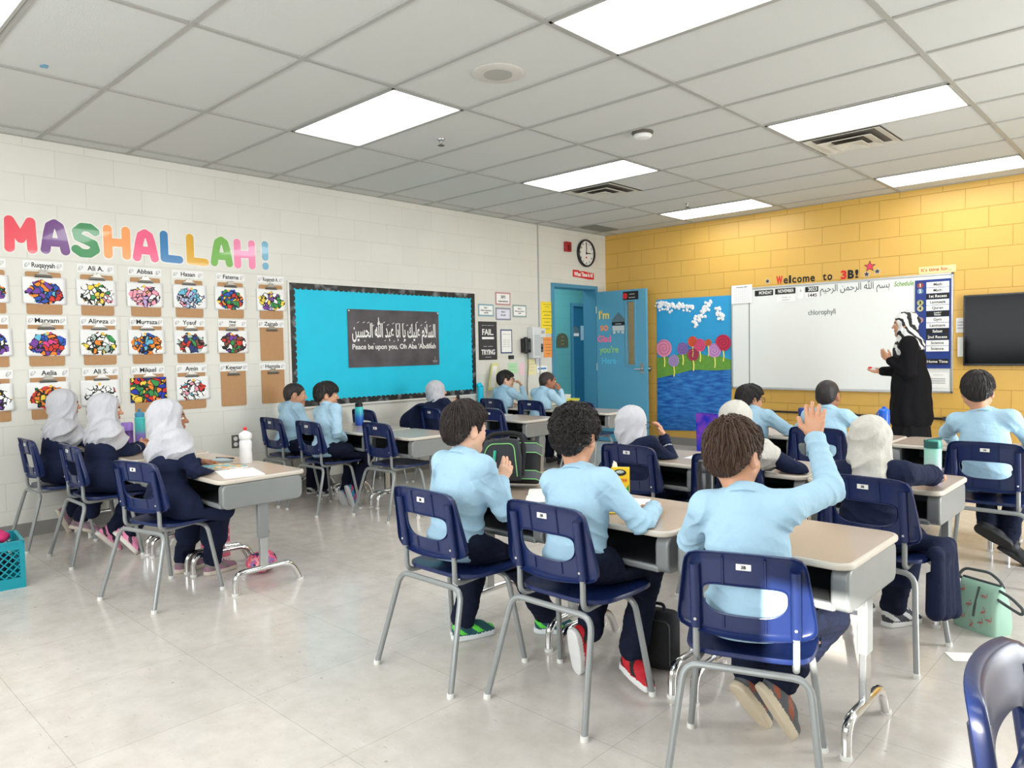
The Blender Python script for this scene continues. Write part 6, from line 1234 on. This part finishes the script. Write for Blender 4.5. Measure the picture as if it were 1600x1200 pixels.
# ---- lunch bag on the desk
t=thing('lunch_bag','black and grey lunch bag with bright green piping, open on the desk','bag',(3.83,-6.06,TZ+.02),math.radians(30))
M_lb=M('bag_black',(26,27,30),.85,bump=.3,scale=400); M_lg=M('bag_grey',(92,96,102),.8,bump=.3,scale=300); M_pg=M('piping_green',(140,214,130),.5)
tilt=Matrix.Rotation(math.radians(-14),3,'X')
b=MB(); b.box(-.11,.13,-.075,.075,0,.20,rot=tilt); b.build('bag_body',M_lb,t,bevel=.018,bseg=3)
for z0,z1 in ((.015,.055),(.14,.185)):
    k=MB(); k.box(-.09,.132,-.0775,-.073,z0,z1,rot=tilt); k.box(.128,.1325,-.07,.07,z0,z1,rot=tilt); k.build('grey_panel',M_lg,t,bevel=.002)
    k=MB(); [k.tube([tilt@Vector((-.09,-.079,z)),tilt@Vector((.133,-.079,z)),tilt@Vector((.133,.07,z))],.0022,6) for z in (z0,z1)]; k.build('piping',M_pg,t)
k=MB(); fl=[Vector((-.13,-.085,.02)),Vector((-.125,-.10,.15)),Vector((-.10,-.09,.22)),Vector((0,-.07,.235)),Vector((.06,-.06,.225)),Vector((.075,-.085,.14)),Vector((.07,-.09,.03))]; k.tube([tilt@p for p in fl],.012,10,fil=.05); k.build('zip_edge',M_lb,t)
k=MB(); k.prism([(-.125,.02),(.07,.03),(.075,.14),(.06,.222),(0,.23),(-.1,.215),(-.122,.15)],-.105,-.085); k.build('flap',M('bag_mesh',(50,54,58),.7),t,bevel=.006)
k=MB(); k.tube([(-.11,-.107,.04),(-.105,-.108,.15),(-.08,-.108,.2),(.04,-.107,.205),(.055,-.107,.05)],.0025,6,fil=.03); k.build('flap_piping',M_pg,t)
k=MB(); k.tube([(-.05,-.108,.17),(-.06,-.112,.08)],.007,8); k.build('zip_pull',M('pull_teal',(60,190,150),.4),t); k=MB(); k.tube([tilt@Vector(p) for p in ((-.06,0,.2),(-.05,0,.235),(.05,0,.24),(.07,0,.2))],.007,8,fil=.03); k.build('handle',M_lb,t)
t=thing('pencil_case','black pencil case with small green squares, left of the lunch bag','case',(3.60,-6.10,TZ),math.radians(20)); b=MB(); b.box(-.07,.09,-.04,.04,0,.12); b.build('case_body',M_lb,t,bevel=.015,bseg=3); b=MB(); [b.box(x,x+.014,-.0425,-.04,z,z+.014) for x,z in ((.02,.06),(.045,.06),(.032,.04),(.02,.026),(.045,.026))]; b.build('green_squares',M('square_green',(110,220,80),.5),t,smooth=False)
# ---- floor bags
t=thing('lunch_box','black lunch box with rounded corners on the floor between the nearest chairs','bag',(4.63,-6.10,0),math.radians(12)); b=MB(); b.box(-.10,.12,-.045,.045,.003,.24); b.build('case_body',M_lb,t,bevel=.03,bseg=4); b=MB(); b.tube([(-.08,-.046,.03),(-.08,-.046,.21),(.10,-.046,.21),(.10,-.046,.03)],.003,6,fil=.03,closed=False); b.build('zip',M('zip_dark',(60,60,62),.4),t); b=MB(); b.tube([(-.05,0,.238),(-.045,0,.262),(.06,0,.262),(.065,0,.238)],.007,8,fil=.02); b.build('handle',M_lb,t)
t=thing('lunch_tote','mint green lunch tote printed with pink flamingos, dark strap handles','bag',(5.545,-4.80,0),math.radians(-24))
mm=M('mint_nylon',(156,196,176),.6,var=.08,scale=10,bump=.5,bscale=9)
n=12; vs=[];fs=[]
prof=[(0,.098,.062),(.03,.102,.066),(.08,.10,.064),(.14,.096,.055),(.19,.09,.035),(.215,.088,.014)]
for z,hx,hy in prof:
    for (px,py) in rrect(-hx,hx,-hy,hy,min(hy*.6,.02),3): vs.append((px,py,z))
m_=len(vs)//len(prof)
for i in range(len(prof)-1):
    for k in range(m_): fs.append((i*m_+k,i*m_+(k+1)%m_,(i+1)*m_+(k+1)%m_,(i+1)*m_+k))
fs+=[tuple(range(m_-1,-1,-1)),tuple((len(prof)-1)*m_+k for k in range(m_))]
MB().add(vs,fs).build('tote_body',mm,t,angle=1.0)
M_strap=M('strap_slate',(72,80,82),.7)
k=MB(); k.tube([(-.088,0,.218),(.088,0,.218)],.006,8); k.tube([(.01,-.033,.2),(.008,-.062,.11),(.006,-.067,.07)],.005,8); k.build('zip_strip',M_strap,t)
k=MB(); k.tube([(.085,-.012,.2),(.15,-.03,.19),(.2,-.03,.155),(.19,-.02,.125),(.14,-.02,.14),(.088,-.03,.165)],.0065,8,fil=.025); k.build('strap',M_strap,t); k=MB(); k.tube([(-.085,.012,.2),(-.13,.02,.205),(-.12,.05,.24),(.0,.05,.25),(.06,.03,.23),(.088,.012,.21)],.0065,8,fil=.025); k.build('strap',M_strap,t)
rs=random.Random(3); k=MB()
for (x,z,a) in ((-.06,.17,.2),(.04,.165,-.3),(-.02,.115,.1),(.05,.10,.5),(-.05,.055,-.4),(.04,.05,.2),(.0,.03,.9),(.075,.07,-.2)):
    y=-np.interp(z,[p_[0] for p_ in prof],[p_[2] for p_ in prof])-.0025; c,s=math.cos(a),math.sin(a); Q=lambda u,v: (x+u*c-v*s,y-.0005,z+u*s+v*c)
    k.tube([Q(-.014,0),Q(0,.003),Q(.010,0)],[.002,.0055,.002],6); k.tube([Q(.008,.002),Q(.014,.010),Q(.008,.018),Q(.012,.022)],.0015,5); k.tube([Q(-.002,-.003),Q(-.003,-.022)],.0009,4)
k.build('flamingo_print',M('flamingo_pink',(186,112,110),.7),t,smooth=False)
t=thing('backpack_small','small bag with a pink, orange and navy triangle pattern lying under the front left desk','bag',(2.16,-6.50,0),math.radians(-25))
mt,nt,p=nodes('triangle_print'); tc=nt.nodes.new('ShaderNodeTexCoord'); v=nt.nodes.new('ShaderNodeTexVoronoi'); v.inputs['Scale'].default_value=38; v.distance='CHEBYCHEV'; nt.links.new(tc.outputs['Object'],v.inputs['Vector']); sp=nt.nodes.new('ShaderNodeSeparateColor'); nt.links.new(v.outputs['Color'],sp.inputs[0]); rp=nt.nodes.new('ShaderNodeValToRGB'); rp.color_ramp.interpolation='CONSTANT'; e=rp.color_ramp.elements; e[0].color=(*lin((232,84,120)),1); e[1].position=.28; e[1].color=(*lin((44,48,86)),1)
for q,c in ((.5,(238,120,110)),(.68,(150,110,170)),(.85,(240,160,170))): kk=e.new(q); kk.color=(*lin(c),1)
nt.links.new(sp.outputs[0],rp.inputs[0]); nt.links.new(rp.outputs[0],p.inputs['Base Color']); p.inputs['Roughness'].default_value=.7
S=SDF(); S.ell((0,0,.055),[.115,.085,.055],None,.01); S.ell((.03,.02,.08),[.08,.06,.05],None,.04); S.fn(lambda P,d: np.maximum(d-wob(P,45,2)*.007,-(P[:,2]-.002))); build_sdf('bag_body',S,.007,mt,t)
k=MB(); k.tube([(-.09,-.04,.05),(-.16,-.06,.03),(-.19,-.02,.012),(-.13,.02,.012),(-.1,.01,.03)],.006,8,fil=.03); k.build('strap',M_black,t)
t=thing('storage_box','pink and red striped box standing under the front left desk row','box',(1.60,-6.52,0),math.radians(4)); b=MB(); b.box(-.08,.08,-.06,.06,0,.24); b.build('box_body',M('box_rose',(206,96,120),.6),t,bevel=.006); b=MB(); [b.box(-.081,.081,-.0615,.0615,.03+.05*i,.045+.05*i) for i in range(4)]; b.build('stripes',M('stripe_light',(232,176,186),.6),t,smooth=False)
# ---- teal crate at the left edge
t=thing('milk_crate','teal plastic crate with a lattice side, full of belongings, at the left edge','crate',(1.20,-7.68,0),math.radians(-6)); M_cr=M('crate_teal',(16,150,166),.4)
b=MB(); hx,hy,hz=.165,.165,.265
for s in (-1,1):
    b.box(-hx,hx,s*hy-.006,s*hy+.006,0,.06); b.box(-hx,hx,s*hy-.006,s*hy+.006,hz-.045,hz); b.box(s*hx-.006,s*hx+.006,-hy,hy,0,.06); b.box(s*hx-.006,s*hx+.006,-hy,hy,hz-.045,hz)
    for q in (-1,1): b.box(s*hx-.018,s*hx+.008,q*hy-.018,q*hy+.008,0,hz)
    b.box(-hx-.008,hx+.008,s*hy-.009,s*hy+.009,hz-.008,hz+.004); b.box(s*hx-.009,s*hx+.009,-hy,hy,hz-.008,hz+.004)
b.box(-hx,hx,-hy,hy,0,.008); b.build('crate_frame',M_cr,t,smooth=False)
b=MB()
for s in (-1,1):
    for i in range(-4,8):
        for dr in (1,-1):
            x0=-hx+.04*i; x1=x0+.16; z0,z1=(.06,.22) if dr>0 else (.22,.06)
            a0=max(0,(-hx-x0)/.16); a1=min(1,(hx-x0)/.16)
            if a1<=a0: continue
            p=(x0+.16*a0,z0+(z1-z0)*a0); q=(x0+.16*a1,z0+(z1-z0)*a1)
            b.tube([(p[0],s*hy,p[1]),(q[0],s*hy,q[1])],.0042,5); b.tube([(s*hx,p[0],p[1]),(s*hx,q[0],q[1])],.0042,5)
b.build('lattice',M_cr,t,smooth=False); b=MB(); b.box(.02,.1,-hy-.0085,-hy-.006,.015,.045); b.box(hx+.006,hx+.0085,-.04,.04,.015,.045); b.build('sticker',M_paper,t,smooth=False)
S=SDF(); S.ell((0,0,.13),[.13,.13,.10],None,.02); S.fn(lambda P,d: d-wob(P,50,1)*.012); o=build_sdf('belongings',S,.012,M('dark_cloth',(40,44,70),.8),None); o.location=(1.20,-7.68,.012); tag(o,'dark bundled clothes inside the teal crate','clothes')
S=SDF(); S.ell((0,0,0),[.11,.08,.035],None,.02); S.fn(lambda P,d: d-wob(P,70,4)*.012); o=build_sdf('folded_cloth',S,.009,M('magenta_cloth',(206,40,110),.75),None); o.location=(1.235,-7.65,.285); tag(o,'magenta cloth bulging over the top of the teal crate','clothes')
# jacket hung on the leaning girl's chair
